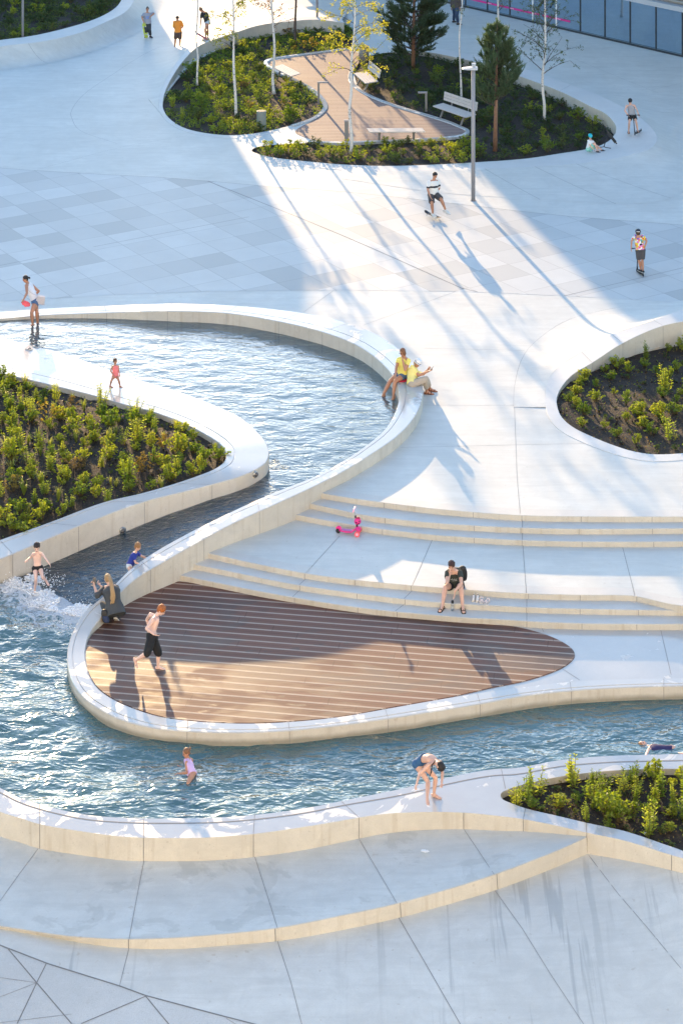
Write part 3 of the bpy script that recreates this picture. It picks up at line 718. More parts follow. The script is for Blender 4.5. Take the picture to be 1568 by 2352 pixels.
bank('plaza_slope', [W(*p) for p in cr([Vector(q) for q in rou[:9]], 4)], [W(p[0], p[1], .006) for p in cr([Vector((*q, 0)) for q in [(1640,680),(1568,690),(1490,697),(1409,708),(1309,733),(1249,768),(1204,813),(1181,888),(1179,935)]], 4)], M['plaza'])
tag(fill('soil', [p+Vector((0,0,-.06)) for p in cr([W(*p, 0) for p in [(q[0], q[1]) for q in sb]], 5, True)], M['soil'], spacing=.22, zf=rough_soil(.06), smooth=True), kind='structure')
# island: left bed rim
lin = [(790,52,.5),(725,45,.55),(665,49,.6),(600,57,.6),(540,75,.58),(500,88,.55),(460,104,.5),(425,135,.42),(400,170,.32),(385,197,.2),(377,219,.1),(374,236,.04),(376,253,.02),(395,278,.012),(430,297,.01),(475,307,.01),(530,311.5,.01),(575,308.5,.01),(625,299.5,.01)]
lou = [(786,44,.5),(722,38,.55),(662,42,.6),(596,50,.6),(535,68,.58),(494,81,.55),(453,97,.5),(416,130,.42),(391,166,.32),(376,194,.2),(368,217,.1),(365,236,.04),(367,255,.02),(388,282,.012),(426,302,.01),(474,312.5,.01),(530,317,.01),(578,314,.01),(630,304,.01)]
LA = cr([W(*p) for p in lin], 5); LB = cr([W(*p) for p in lou], 5)
o = ribbon('planter_wall', LA, LB, -.3, -.3, [M['rim'], M['wall'], M['joint']], chamfer=.008)
tag(o, 'curved concrete retaining wall round the back of the left island bed with birches', 'planter wall')
bank('plaza_slope', LB[:65], [W(p[0], p[1], .005) for p in [(800,15),(720,5),(640,10),(560,20),(490,38),(430,60),(380,95),(345,130),(332,170),(330,205),(340,228),(352,240),(362,250)]], M['plaza'])
# island: right bed rim
qin = [(900,113,.12),(979,119,.18),(1034,129,.24),(1104,146,.3),(1204,179,.4),(1284,209,.46),(1324,228,.5),(1359,246,.5),(1385,258,.5),(1404,275,.48),(1414,295,.4),(1409,312,.25),(1388,329,.12),(1350,343,.05),(1284,353.5,.02),(1209,365,.012),(1094,373.5,.01),(984,379.5,.01),(884,382,.01),(784,378.5,.01),(725,373.5,.01),(675,368.5,.01),(625,362,.01),(588,354,.01)]
qou = [(890,104,.12),(985,109,.18),(1044,118,.24),(1118,134,.3),(1220,163,.4),(1310,195,.46),(1370,217,.5),(1432,247,.5),(1467,268,.5),(1498,297,.48),(1508,322,.45),(1485,345,.4),(1440,358,.3),(1385,369,.22),(1300,378,.16),(1219,383,.12),(1104,388,.08),(984,392,.04),(884,393.5,.02),(784,390,.012),(720,384.5,.01),(665,378,.01),(612,370,.01),(575,358,.01)]
QA = cr([W(*p) for p in qin], 5); QB = cr([W(*p) for p in qou], 5)
J = [('A', nearest(QA, x, y)) for x, y in ((1284,209),(1104,146))]
o = ribbon('planter_wall', QA, QB, -.3, -.3, [M['rim'], M['wall'], M['joint']], chamfer=.008, joints=J)
mbj = MB()
for a in ([(1345,372,.2),(1395,392,.12),(1440,452,.02)], ): strip_pts(mbj, [W(*p) for p in a], .012)
tag(o, 'wide curved concrete rim at the right end of the pine tree island bed', 'planter wall')
bo = [(1560,205),(1600,260),(1620,330),(1610,400),(1540,455),(1440,468),(1300,462),(1219,457),(1104,450),(984,440),(884,425),(784,410)]
bt = QB[nearest(QB, 1370, 217):nearest(QB, 784, 390)+1]
o = bank('skate_slope', bt, [W(p[0], p[1], .006) for p in cr([Vector((*q, 0)) for q in bo], 5)], [M['plaza'], M['jointmid']], jx=(1104, 1219, 1330, 1440))
# curb and boards of the lounge deck
ld = [(640,137),(700,127.5),(758,120),(800,116),(822,122),(826,140),(812,162),(808,178),(815,195),(834,211.5),(874,231),(924,248.5),(974,263.5),(1024,279),(1056,292),(1070,301),(1060,311),(1004,317),(884,323.5),(784,327),(730,324),(695,314),(678,304),(690,292),(716,279),(742,262),(751,246),(744,229),(716,203),(674,181),(634,160),(616,148),(622,141)]
LP = cr(VW(ld), 4, True)
cen = sum(LP, Vector())/len(LP)
o = fill('lounge_deck', [p+Vector((0,0,.012)) for p in LP], [M['lounge']])
tag(o, 'pale red timber seating deck winding between the island beds', 'deck')
def curb(pts, w, label):
    c = cr(VW(pts), 4); a = []; b = []
    for i, p in enumerate(c):
        t = c[min(i+1, len(c)-1)]-c[max(i-1, 0)]; t.normalize(); nrm = Vector((-t.y, t.x, 0))*w/2
        a.append(p+nrm+Vector((0,0,.05))); b.append(p-nrm+Vector((0,0,.05)))
    o = ribbon('kerb', a, b, -.2, -.2, [M['coping'], M['coping'], M['joint']]); tag(o, label, 'kerb')
curb([(795,113),(758,118),(700,125.5),(645,132.5),(618,138.5),(609,147),(630,161),(671,182),(713,204),(740,229),(747,246),(738,261),(712,277),(672,290)], .22, 'thin pale kerb between the left island bed and the lounge deck')
curb([(807,165),(804,180),(811,196),(832,212.5),(872,232),(922,249.5),(972,264.5),(1022,280),(1056,293),(1073,302),(1062,312),(1004,319),(884,325),(784,329),(715,327)], .2, 'thin pale kerb along the right side of the lounge deck below two benches')
for ring in (SL, SR):
    tag(fill('soil', [p+Vector((0,0,-.06)) for p in ring], M['soil'], spacing=.4, zf=rough_soil(.05), smooth=True), kind='structure')
# top-left planter
ta = [(-60,102),(0,92),(75,82),(150,65),(215,45),(260,22),(279,0),(284,-40)]; tbb = [(-60,118),(0,107),(100,95),(185,75),(240,52),(285,30),(309,0),(316,-40)]
TLA = cr(VW(ta, .8), 5); TLB = cr(VW(tbb, .8), 5)
o = ribbon('planter_wall', TLA, TLB, .2, -.1, [M['rim'], M['wall'], M['joint']], chamfer=.008); tag(o, 'sunlit curved concrete rim of the planter in the far left corner', 'planter wall')
bank('skate_slope', TLB, [W(p[0], p[1], .006) for p in cr([Vector((*q, 0)) for q in [(-60,166),(0,161),(75,152.5),(185,127.5),(275,95),(355,52),(395,5),(410,-40)]], 5)], [M['plaza'], M['jointmid']], jx=(60, 150, 230))
tlp = [Vector((p.x, p.y, .7)) for p in TLA]+[Vector((-14.5,165,.7)), Vector((-40,165,.7)), Vector((-40,105,.7))]
tag(fill('soil', tlp, M['soil'], spacing=.6, zf=rough_soil(.06), smooth=True), kind='structure')
# the land all around
mb = MB(); mb.add([(-900,-300,-2.6),(900,-300,-2.6),(900,1500,-2.6),(-900,1500,-2.6)], [(0,1,2,3)])
tag(mb.obj('ground', M['plaza']), kind='structure')
# wall lamps in the left planter wall
for (x, y, lab) in ((283,1218,'round steel wall lamp in the planter wall beside the dark ramp'), (585.5,1089,'round steel wall lamp near the tip of the left planter wall')):
    i = nearest(A2, x, y-18); p = A2[i]; t = (A2[i+1]-A2[i-1]).normalized(); nrm = (A2[i]-B2[i]); nrm.z = 0; nrm.normalize(); nrm = Vector((t.y, -t.x, 0)); nrm = nrm if nrm.dot(A2[i]-B2[i]) > 0 else -nrm
    zc = W(x, y, 0); zc = HC-(y-HY)*p.y/F
    c = Vector((p.x, p.y, zc)); t0 = empty('wall_lamp', c, lab, 'lamp', 'round lamps in the planter wall')
    a = MB(); a.tube([c-nrm*.01, c+nrm*.03, c+nrm*.035], [.085, .085, .07], 20); b = MB(); b.ball(c+nrm*.03, .06)
    M.setdefault('steel', plain('brushed steel', (.45,.45,.44), .35, 1)); M.setdefault('glassdark', plain('dark lamp glass', (.08,.08,.085), .1))
    for nm, q, mt in (('frame', a, M['steel']), ('lens', b, M['glassdark'])):
        ob = q.obj(nm, mt, smooth=True); ob.parent = t0; ob.matrix_parent_inverse = t0.matrix_basis.inverted()
# ================================================================ BUILDINGS
M['glass'] = None
m = N('blue facade glass'); gl = m.n('ShaderNodeBsdfGlossy'); gl.inputs['Roughness'].default_value = .04; gl.inputs['Color'].default_value = (.62,.78,.95,1)
nn_ = m.bump(m.noise(.6, 2), .06, .05); m.l(nn_, gl.inputs['Normal'])
df = m.n('ShaderNodeBsdfDiffuse'); m.l(m.mix(m.ramp(m.noise(.9, 3), [(.45, 0), (.6, 1)]), (.02,.04,.06), (.06,.09,.10)), df.inputs['Color'])
lw = m.n('ShaderNodeLayerWeight'); lw.inputs[0].default_value = .35
mx = m.n('ShaderNodeMixShader'); m.l(m.math('ADD', m.math('MULTIPLY', lw.outputs['Facing'], .5), .45), mx.inputs[0]); m.l(df.outputs[0], mx.inputs[1]); m.l(gl.outputs[0], mx.inputs[2]); m.l(mx.outputs[0], m.out.inputs[0]); M['glass'] = m.m
M['frame'] = plain('dark mullion', (.03,.035,.04), .4); M['ledge'] = plain('pale metal ledge', (.42,.44,.46), .5)
M['magenta'] = plain('magenta film', (.62,.02,.22), .5); M['white'] = plain('white paint', (.78,.78,.76), .5)
M['brick'] = plain('pale render wall', (.42,.40,.37), .8); M['cream'] = plain('cream facade', (.78,.76,.72), .8); M['roofm'] = plain('grey roof', (.2,.2,.21), .8); M['louver'] = plain('grey louvre', (.30,.31,.30), .5)
def child(mb, name, mats, parent, smooth=False):
    ob = mb.obj(name, mats, smooth=smooth); ob.parent = parent; ob.matrix_parent_inverse = parent.matrix_basis.inverted(); return ob
P0 = Vector((-4.45, 130.25, 0)); u = Vector((.641, -.7675, 0)); nrm = Vector((-.7675, -.641, 0)); HB = 10.9; LEN = 54
rz = math.atan2(u.y, u.x)
bt = empty('glass_building', P0+u*27, 'long building with a blue glass front behind the pine trees', 'building')
def fb_(mb, s0, s1, z0, z1, off, th, mi=0):
    c = P0+u*((s0+s1)/2)+nrm*(off+th/2)+Vector((0,0,(z0+z1)/2)); mb.box(c, (s1-s0, th, z1-z0), mi, rz)
a = MB(); fb_(a, 0, LEN, 2.5, HB, -15, 14.9); child(a, 'wall', M['brick'], bt)
a = MB(); fb_(a, .0, LEN, 0, 2.5, -15, 14.3); child(a, 'interior_wall', M['roofm'], bt)
a = MB(); fb_(a, -.3, LEN, HB, HB+.15, -15, 15.3); child(a, 'roof', M['roofm'], bt)
a = MB(); fb_(a, 0, LEN, 0, .1, -.12, .2); child(a, 'plinth', M['frame'], bt)
a = MB(); fb_(a, 0, LEN, 2.27, 2.5, -.3, .75); child(a, 'ledge', M['ledge'], bt)
a = MB()
for k in range(9): fb_(a, 0, LEN, 2.62+.16*k, 2.70+.16*k, .0, .12)
child(a, 'louvre_screen', M['louver'], bt)
for k in range(31):
    s = k*1.7+.3
    a = MB(); fb_(a, s+.03, s+1.67, .1, 2.27, -.05, .03); w_ = child(a, 'window', M['glass'], bt)
    b = MB(); white = k in (13, 14)
    fb_(b, s-.03, s+.03, .1, 2.27, -.06, .07); child(b, 'frame', M['white'] if white else M['frame'], w_)
# magenta strip across the left panes with small pale dashes of lettering
a = MB(); s1 = (W(1309,71,0)-P0).dot(u); fb_(a, 1.0, s1-2.2, .43, .53, -.015, .01); fb_(a, s1-2.0, s1, .43, .53, -.015, .01)
k = 2.0
while k < s1-.3:
    for q in range(3): fb_(a, k+q*.11, k+q*.11+.08, .465, .49, -.004, .003, 1)
    k += 1.7
child(a, 'window_strip', [M['magenta'], M['white']], bt)
# second building, left of the gap the sun shines through
b2 = empty('office_building', (-44, 135, 0), 'broad pale building standing beyond the far left of the plaza', 'building')
a = MB(); a.box((-44.75, 135, 5.4), (60, 6, 10.8)); child(a, 'wall', M['brick'], b2)
a = MB(); a.box((-44.75, 135, 10.87), (60, 6, .12)); child(a, 'roof', M['roofm'], b2)
for fl_ in range(3):
    for k in range(12):
        a = MB(); x = -71+k*5; a.box((x, 131.98, 2.2+fl_*3.3), (2.4, .06, 1.7)); child(a, 'window', M['glass'], b2)

# the pale block the view is taken from: its sunlit front lights the plaza back
b3 = empty('tall_building', (0, -12, -2.6), 'tall pale building facing the plaza from the near side', 'building')
a = MB(); a.box((0, -12, 22), (110, 18, 49.2)); child(a, 'wall', M['cream'], b3)
a = MB(); a.box((0, -12, 46.7), (110.6, 18.6, .2)); child(a, 'roof', M['roofm'], b3)
for fl_ in range(12):
    for k in range(8):
        x = -49+k*14
        if fl_ == 6 and abs(x) < 3: continue
        a = MB(); a.box((x, -2.98, 1.0+fl_*3.7), (2.2, .06, 1.6)); child(a, 'window', M['glass'], b3)
# ================================================================ TREES
def bark_birch():
    m = N('birch bark'); a = m.noise(1, 4, .6, vec=m.map((6, 6, 16))); b = m.noise(1, 2, .5, vec=m.map((2, 2, 1.2)))
    k = m.math('ADD', m.ramp(a, [(.6, 0), (.66, 1)]), m.math('MULTIPLY', m.ramp(b, [(.62, 0), (.7, 1)]), .5))
    m.bsdf(m.mix(m.math('MINIMUM', k, 1), (.62,.58,.54), (.05,.04,.035)), .75); return m.m
M['birch'] = bark_birch(); M['twig'] = plain('dark twig', (.07,.05,.04), .8); M['pinebark'] = plain('orange pine bark', (.22,.12,.075), .85, var=.4, scale=12)
M['darkbark'] = plain('grey brown bark', (.08,.06,.05), .85, var=.3, scale=12)
def leafmat(name, c1, c2, tl=.5, sat=1.35):
    m = N(name); gi = m.n('ShaderNodeObjectInfo'); nz = m.noise(23, 2, .6)
    t = m.math('ADD', m.math('MULTIPLY', nz, .8), m.math('MULTIPLY', m.math('SUBTRACT', gi.outputs['Random'], .3), .7))
    c = m.mix(m.ramp(t, [(.35, 0), (.8, 1)]), c1, c2)
    d = m.n('ShaderNodeBsdfDiffuse'); m.l(c, d.inputs[0])
    tr = m.n('ShaderNodeBsdfTranslucent'); m.l(m.mix(1, c, (sat*1.25, sat*1.2, .55), 'MULTIPLY'), tr.inputs[0])
    g = m.n('ShaderNodeBsdfGlossy'); g.inputs['Roughness'].default_value = .4; g.inputs[0].default_value = (.6,.6,.6,1)
    a = m.n('ShaderNodeMixShader'); a.inputs[0].default_value = tl; m.l(d.outputs[0], a.inputs[1]); m.l(tr.outputs[0], a.inputs[2])
    b = m.n('ShaderNodeMixShader'); b.inputs[0].default_value = .05; m.l(a.outputs[0], b.inputs[1]); m.l(g.outputs[0], b.inputs[2]); m.l(b.outputs[0], m.out.inputs[0]); return m.m
M['leaf_birch'] = leafmat('yellow green birch leaves', (.20,.22,.02), (.36,.34,.03), .6)
M['leaf_birch_shaded'] = leafmat('shaded birch leaves', (.07,.10,.025), (.14,.15,.03), .4)  # darker copy of the birch leaves, with the trees' shade put into the colour
M['leaf_rust'] = leafmat('rust brown leaves', (.16,.07,.025), (.24,.13,.04), .45)
M['needle'] = leafmat('dark pine needles', (.05,.085,.06), (.11,.15,.08), .3)
M['needle2'] = leafmat('green pine needles', (.10,.145,.085), (.20,.235,.11), .35)
rnd = random.Random(11)
def rv(s=1): return Vector((rnd.uniform(-1,1), rnd.uniform(-1,1), rnd.uniform(-1,1)))*s
def leaf(mb, p, d, l, w, mi=0, droop=.0):
    d = d.normalized(); a = d.cross(rv()).normalized()*w/2; k = len(mb.v)
    mid = p+d*l*.45
    mb.v += [tuple(p), tuple(mid+a), tuple(p+d*l-Vector((0,0,droop*l))), tuple(mid-a)]; mb.f.append((k,k+1,k+2,k+3)); mb.mi.append(mi)
def birch(pts, H, crown0, spread, nleaf, leafm, label, rad=.062, droop=.3, name='birch_tree', bark='birch', lsize=.075, dens=1.0):
    base = pts[0]; top = pts[-1]; zt = base.z+H
    path = [Vector(p) for p in pts]
    if path[-1].z < zt:
        dirv = (path[-1]-path[-2]).normalized(); path.append(path[-1]+dirv*((zt-path[-1].z)/max(.5, dirv.z)))
    path = [p+Vector((rnd.uniform(-.05,.05), rnd.uniform(-.05,.05), 0))*(0 if i == 0 else 1) for i, p in enumerate(cr(path, 3))]; path = cr(path, 4); Lz = [p.z for p in path]
    def at(z): return Vector((float(np.interp(z, Lz, [p.x for p in path])), float(np.interp(z, Lz, [p.y for p in path])), z))
    def rr(z): return rad*(1-.85*(z-base.z)/H)+.006
    t = empty(name, base, label, 'tree')
    tr = MB(); tr.tube(path, [rr(p.z)*(1.35 if i == 0 else 1) for i, p in enumerate(path)], 9, 0)
    lf = MB(); nb = int(34*dens)
    for i in range(nb):
        z = base.z+H*(crown0+(1-crown0)*(i+.5)/nb*.97); p = at(z); q = rnd.uniform(0, 6.28)
        L = spread*(1-.55*((z-base.z)/H-crown0)/(1-crown0))*rnd.uniform(.65, 1.1); up = rnd.uniform(.5, 1.0)
        dv = Vector((math.cos(q), math.sin(q), up)).normalized(); bp = [p]
        for s in range(5): bp.append(bp[-1]+dv*L/5); dv = (dv+Vector((rnd.uniform(-.15,.15), rnd.uniform(-.15,.15), -droop*.4))).normalized()
        tr.tube(bp, [max(.006, rr(z)*.4*(1-k/5.5)) for k in range(6)], 5, 1, caps=False)
        for s in range(rnd.randint(3, 5)):
            b0 = bp[rnd.randint(1, 5)]; d2 = (dv+rv(.9)).normalized(); L2 = L*rnd.uniform(.25, .5); e = b0+d2*L2; e2 = e+Vector((d2.x*.2, d2.y*.2, -droop*.6))*L2
            tr.tube([b0, e, e2], [.007, .005, .003], 4, 1, caps=False)
            for n in range(int(nleaf/(nb*4))):
                f = rnd.random(); c = b0.lerp(e, f*2) if f < .5 else e.lerp(e2, f*2-1)
                leaf(lf, c+rv(.07), rv()+Vector((0,0,-.5)), lsize*rnd.uniform(.7,1.2), lsize*.7, 0)
    child(tr, 'trunk', [M[bark], M['twig']], t, True); child(lf, 'crown', M[leafm], t)
    return t
birch([W(806,352), W(803,250+0,0)+Vector((0,0,0)) if 0 else W(806,352)+Vector((-.03,0,1.8)), W(806,352)+Vector((.08,0,4)), W(806,352)+Vector((.12,.1,6.3))], 8.6, .36, 1.7, 4200, 'leaf_birch', 'yellow-leaved birch in front of the lounge deck with a clean white trunk', .065)
birch([W(542,266), W(542,266)+Vector((-.06,0,2.6)), W(542,266)+Vector((-.1,0,5.2))], 8.2, .34, 1.25, 2400, 'leaf_birch', 'birch with sparse pale leaves nearest the front of the left island bed', .06)
birch([W(453,196), W(453,196)+Vector((0,0,2)), W(453,196)+Vector((0,0,5))], 7.6, .5, .9, 900, 'leaf_birch', 'thin leafless-stemmed birch standing closest to the left island rim', .045)
birch([W(629,216), W(629,216)+Vector((-.02,0,2)), W(629,216)+Vector((-.13,0,4.6))], 7.8, .38, 1.1, 900, 'leaf_rust', 'nearly bare birch beside the flat wooden bench', .065, .2)
birch([W(1059,232), W(1059,232)+Vector((-.05,0,2.2)), W(1059,232)+Vector((.02,0,5))], 8, .5, 1.0, 1200, 'leaf_birch_shaded', 'slender white birch behind the backrest bench and lamp post', .042)
birch([W(1249,277), W(1249,277)+Vector((-.03,0,2)), W(1249,277)+Vector((.04,0,5))], 8, .24, 1.9, 3600, 'leaf_birch_shaded', 'birch with wide twiggy crown at the right of the pine bed', .062, .15, dens=1.3, lsize=.065)
birch([W(1143,95), W(1143,95)+Vector((0,0,3))], 7, .2, 1.3, 1000, 'leaf_birch_shaded', 'far birch standing close to the glass building front', .05, .2)
birch([W(679,104), W(679,104)+Vector((0,0,1.8)), W(679,104)+Vector((.05,0,3.6))], 4.8, .45, 1.7, 1000, 'leaf_rust', 'rust-leaved tree with dark trunk at the back of the left island bed', .07, .1, 'maple_tree', 'darkbark', .09)

def pine(base, H, label, c0, width, mat, up, seed, tufts=1.0, gap=0):
    rn = random.Random(seed); t = empty('pine_tree', base, label, 'tree')
    tr = MB(); tr.tube([base, base+Vector((.04,0,H*.4)), base+Vector((.09,0,H))], [.10, .075, .012], 9)
    nd = MB()
    def tuft(p, d, L, n):
        for i in range(n):
            q = (d*rn.uniform(.5,1.4)+Vector((rn.uniform(-1,1), rn.uniform(-1,1), rn.uniform(-.8,1)))*.62).normalized(); a = q.cross(Vector((rn.uniform(-1,1), rn.uniform(-1,1), rn.uniform(-1,1)))).normalized()*.013
            s = p+d*rn.uniform(-.06,.10); k = len(nd.v); e = s+q*L*rn.uniform(.7,1.1)
            nd.v += [tuple(s-a), tuple(s+a), tuple(e)]; nd.f.append((k,k+1,k+2)); nd.mi.append(0)
    nw = int(13*tufts)
    for w_ in range(nw):
        f = (w_+.3)/nw; z = H*(c0+(1-c0)*f*.96); prof = width*(1-f)**(.6 if width > 1.6 else .75)*(.55+.45*min(1, f*5)) + .12
        for b in range(rn.randint(7, 9)):
            q = rn.uniform(0, 6.28); L = prof*rn.uniform(.7, 1.12)
            if rn.random() < gap: continue
            dv = Vector((math.cos(q), math.sin(q), up*.3+rn.uniform(-.1,.25))).normalized(); p = base+Vector((.05*z/H,0,z)); bp = [p]
            for s in range(5): bp.append(bp[-1]+dv*L/5); dv = (dv+Vector((0,0,.12*up))).normalized()
            tr.tube(bp, [.022*(1-f*.6)*(1-k/6)+.004 for k in range(6)], 5, 1, caps=False)
            for s in range(int(5+L*9)):
                fr = .3+.7*rn.random(); i = min(4, int(fr*5)); c = bp[i].lerp(bp[i+1], fr*5-i)
                sd = (dv+Vector((rn.uniform(-1,1), rn.uniform(-1,1), rn.uniform(-.1,1)))*.85).normalized(); l2 = rn.uniform(.12,.42)*min(1, L)
                tr.tube([c, c+sd*l2], [.006,.004], 4, 1, caps=False)
                for n in range(3): tuft(c+sd*l2*(n/2), sd, .155, 12)
            tuft(bp[-1], dv, .12, 14)
    for c in range(7):
        p = base+Vector((rn.uniform(-.16,.16), rn.uniform(-.16,.16), H-.25-rn.random()*.5)) if c else base+Vector((.09,0,H-.25)); e = p+Vector((0,0,.42))
        tr.tube([p, e], [.012,.006], 5, 1)
        for n in range(6): tuft(p.lerp(e, n/5), Vector((0,0,1)), .11, 10)
    child(tr, 'trunk', [M['pinebark'], M['darkbark']], t, True); child(nd, 'crown', M[mat], t); return t
pine(W(948,158), 5.8, 'large dense dark pine standing at the back of the island bed', .10, 2.0, 'needle', .5, 3, 1.55)
pine(W(1136,347), 5.15, 'young open pine with an orange trunk behind the lamp post', .34, 1.45, 'needle2', 1.3, 5, 1.0, .12)

# ================================================================ PLANTS
M['shrubleaf'] = leafmat('bright shrub leaves', (.12,.185,.018), (.28,.315,.032), .58)
M['herbleaf'] = leafmat('light herb leaves', (.15,.215,.03), (.29,.33,.055), .58)
M['grassleaf'] = leafmat('straw green blades', (.16,.20,.05), (.30,.30,.10), .55)
M['darkleaf'] = leafmat('dark shrub leaves', (.035,.065,.016), (.085,.12,.025), .4)
M['coverleaf'] = leafmat('dull cover leaves', (.04,.065,.022), (.09,.12,.035), .4)
M['autumnleaf'] = leafmat('ochre shrub leaves', (.16,.11,.03), (.26,.20,.04), .5)
M['stem'] = plain('plant stem', (.09,.07,.03), .8)
def m_shrub(n_stem, rad, h, n_leaf, ls):
    mb = MB(); st_ = MB()
    for s in range(n_stem):
        q = rnd.uniform(0, 6.28); r = rad*math.sqrt(rnd.random()); e = Vector((math.cos(q)*r, math.sin(q)*r, h*(1-.5*(r/rad)**2)*rnd.uniform(.75,1.1)))
        mid = Vector((e.x*.5, e.y*.5, e.z*.45)); k0 = len(mb.v)
        mb.tube([Vector((0,0,-.05)), mid, e], [.008,.006,.004], 4, 1, caps=False)
        for i in range(n_leaf):
            f = rnd.random(); f = 1-.65*f*f; c = mid.lerp(e, max(0, f*2-1)) if f > .5 else mid*f*2
            a = rnd.uniform(0, 6.28); dv = Vector((math.cos(a), math.sin(a), rnd.uniform(-.35,.6)))
            leaf(mb, c+Vector((0,0,rnd.uniform(-.01,.02))), dv, ls*rnd.uniform(.7,1.25), ls*.5, 0, .25)
    return mb
def m_herb(n_stem, h, rad, n_leaf, ls):
    mb = MB()
    for s in range(n_stem):
        q = rnd.uniform(0, 6.28); r = rad*rnd.random(); b = Vector((math.cos(q)*r*.4, math.sin(q)*r*.4, -.04)); hh = h*rnd.uniform(.6, 1.1); e = Vector((math.cos(q)*r, math.sin(q)*r, hh))
        mb.tube([b, b.lerp(e, .5), e], [.006,.005,.003], 4, 1, caps=False)
        for i in range(n_leaf):
            f = .12+.88*i/n_leaf; a = i*2.4+s; c = b.lerp(e, f); dv = Vector((math.cos(a), math.sin(a), rnd.uniform(.2,.9)))
            leaf(mb, c, dv, ls*(1.25-.6*f)*rnd.uniform(.7,1.2), ls*.26, 0, .1)
    return mb
def m_grass(n, h):
    mb = MB()
    for s in range(n):
        q = rnd.uniform(0, 6.28); out = rnd.uniform(.15, .8); L = h*rnd.uniform(.6, 1.1); d = Vector((math.cos(q), math.sin(q), 0)); w_ = Vector((-d.y, d.x, 0))*.007
        p = [d*.02, d*out*L*.45+Vector((0,0,L*.7)), d*out*L+Vector((0,0,L*(.95-.45*out)))]
        k = len(mb.v); mb.v += [tuple(p[0]-w_), tuple(p[0]+w_), tuple(p[1]-w_), tuple(p[1]+w_), tuple(p[2])]; mb.f += [(k,k+1,k+3,k+2), (k+2,k+3,k+4)]; mb.mi += [0, 0]
    return mb
def meshes(fn, n, name, mats):
    out = []
    for i in range(n):
        me = fn().mesh(name)
        for q in mats: me.materials.append(q)
        out.append(me)
    return out
KIND = {
 'leafy_shrub': ('shrub', meshes(lambda: m_shrub(rnd.randint(12,18), .22, .36, 24, .058), 7, 'leafy_shrub', [M['shrubleaf'], M['stem']])),
 'tall_herb': ('herb', meshes(lambda: m_herb(rnd.randint(6,11), .48, .20, 26, .095), 6, 'tall_herb', [M['herbleaf'], M['stem']])),
 'grass_tuft': ('grass', meshes(lambda: m_grass(34, .42), 3, 'grass_tuft', [M['grassleaf']])),
 'low_sprout': ('sprout', meshes(lambda: m_shrub(5, .12, .14, 11, .05), 4, 'low_sprout', [M['darkleaf'], M['stem']])),
 'dark_shrub': ('shrub', meshes(lambda: m_shrub(rnd.randint(12,16), .34, .42, 16, .085), 5, 'dark_shrub', [M['darkleaf'], M['stem']])),
 'broad_shrub': ('shrub', meshes(lambda: m_shrub(rnd.randint(12,16), .36, .46, 16, .085), 5, 'broad_shrub', [M['shrubleaf'], M['stem']])),
 'ochre_shrub': ('shrub', meshes(lambda: m_shrub(rnd.randint(10,14), .38, .45, 16, .075), 3, 'ochre_shrub', [M['autumnleaf'], M['stem']])),
}
LOOK = {'leafy_shrub': 'rounded leafy shrub', 'tall_herb': 'upright feathery green herb', 'grass_tuft': 'spiky narrow-bladed grass tuft', 'low_sprout': 'small dark sprout',
        'dark_shrub': 'bushy dark green shrub', 'broad_shrub': 'broad yellow-green leafy shrub', 'ochre_shrub': 'ochre-tinted thin shrub'}
nplants = {}
def plant(kind, p, sc, where, grp):
    cat, ms = KIND[kind]
    o = bpy.data.objects.new(kind, rnd.choice(ms)); COL.objects.link(o); o.location = p; o.rotation_euler.z = rnd.uniform(0, 6.28)
    q_ = rnd.choice((.7, .9, 1, 1.1, 1.3)); o.scale = (sc*q_*rnd.uniform(.85,1.2), sc*q_*rnd.uniform(.85,1.2), sc*rnd.uniform(.7,1.25)*(.5+.5*q_)); o.rotation_euler.x = rnd.uniform(-.12,.12)
    tag(o, LOOK[kind]+' '+where, cat, grp); nplants[kind] = nplants.get(kind, 0)+1
def scatter(poly, zf, dist, mixk, sc, where, grp, margin=.12, maxn=400, scy=1.0, avoid=()):
    xs = [p.x for p in poly]; ys = [p.y for p in poly]; pp = [(p.x, p.y) for p in poly]; out = []
    ed = np.array(pp); tries = 0
    while tries < 9000 and len(out) < maxn:
        tries += 1; x = rnd.uniform(min(xs), max(xs)); y = rnd.uniform(min(ys), max(ys))
        if not inside(np.array([x]), np.array([y]), pp)[0]: continue
        if ((ed[:,0]-x)**2+(ed[:,1]-y)**2).min() < margin**2: continue
        dd = dist*rnd.uniform(.75, 1.2)
        if any((x-a)**2+((y-b)/scy)**2 < dd*dd for a, b in out): continue
        if any(math.hypot(x-a, y-b) < r for a, b, r in avoid): continue
        out.append((x, y))
    for x, y in out:
        r = rnd.random(); acc = 0
        for k, w_ in mixk:
            acc += w_
            if r <= acc: break
        z = zf(x, y); gx = 784+x*F/y; gy = HY+(HC-z)*F/y
        if gx < -25 or gx > 1595 or gy > 2380 or gy < -35: continue
        plant(k, Vector((x, y, z)), sc*rnd.uniform(.75, 1.2), where(gx, gy), grp)
def zavg(poly, dz=0):
    b = np.array([(p.x, p.y, p.z) for p in poly[::3]])
    def f(x, y):
        w_ = 1/(((b[:,0]-x)**2+(b[:,1]-y)**2)**1.5+1e-6); return float((w_*b[:,2]).sum()/w_.sum())+dz
    return f
def wl_(x, y):
    c = 'near the picture edge' if x < 130 else ('in the middle' if x < 330 else 'near the rounded tip')
    r = 'along the back rim' if y < 960 else ('at mid depth' if y < 1080 else 'along the front rim')
    return 'in the left planter, %s %s' % (c, r)
scatter(soil_left, zavg(soil_left), .44, [('leafy_shrub', .48), ('tall_herb', .20), ('grass_tuft', .15), ('low_sprout', .10), ('ochre_shrub', .07)], 1.0, wl_, 'plants in the left planter', .2, 170)
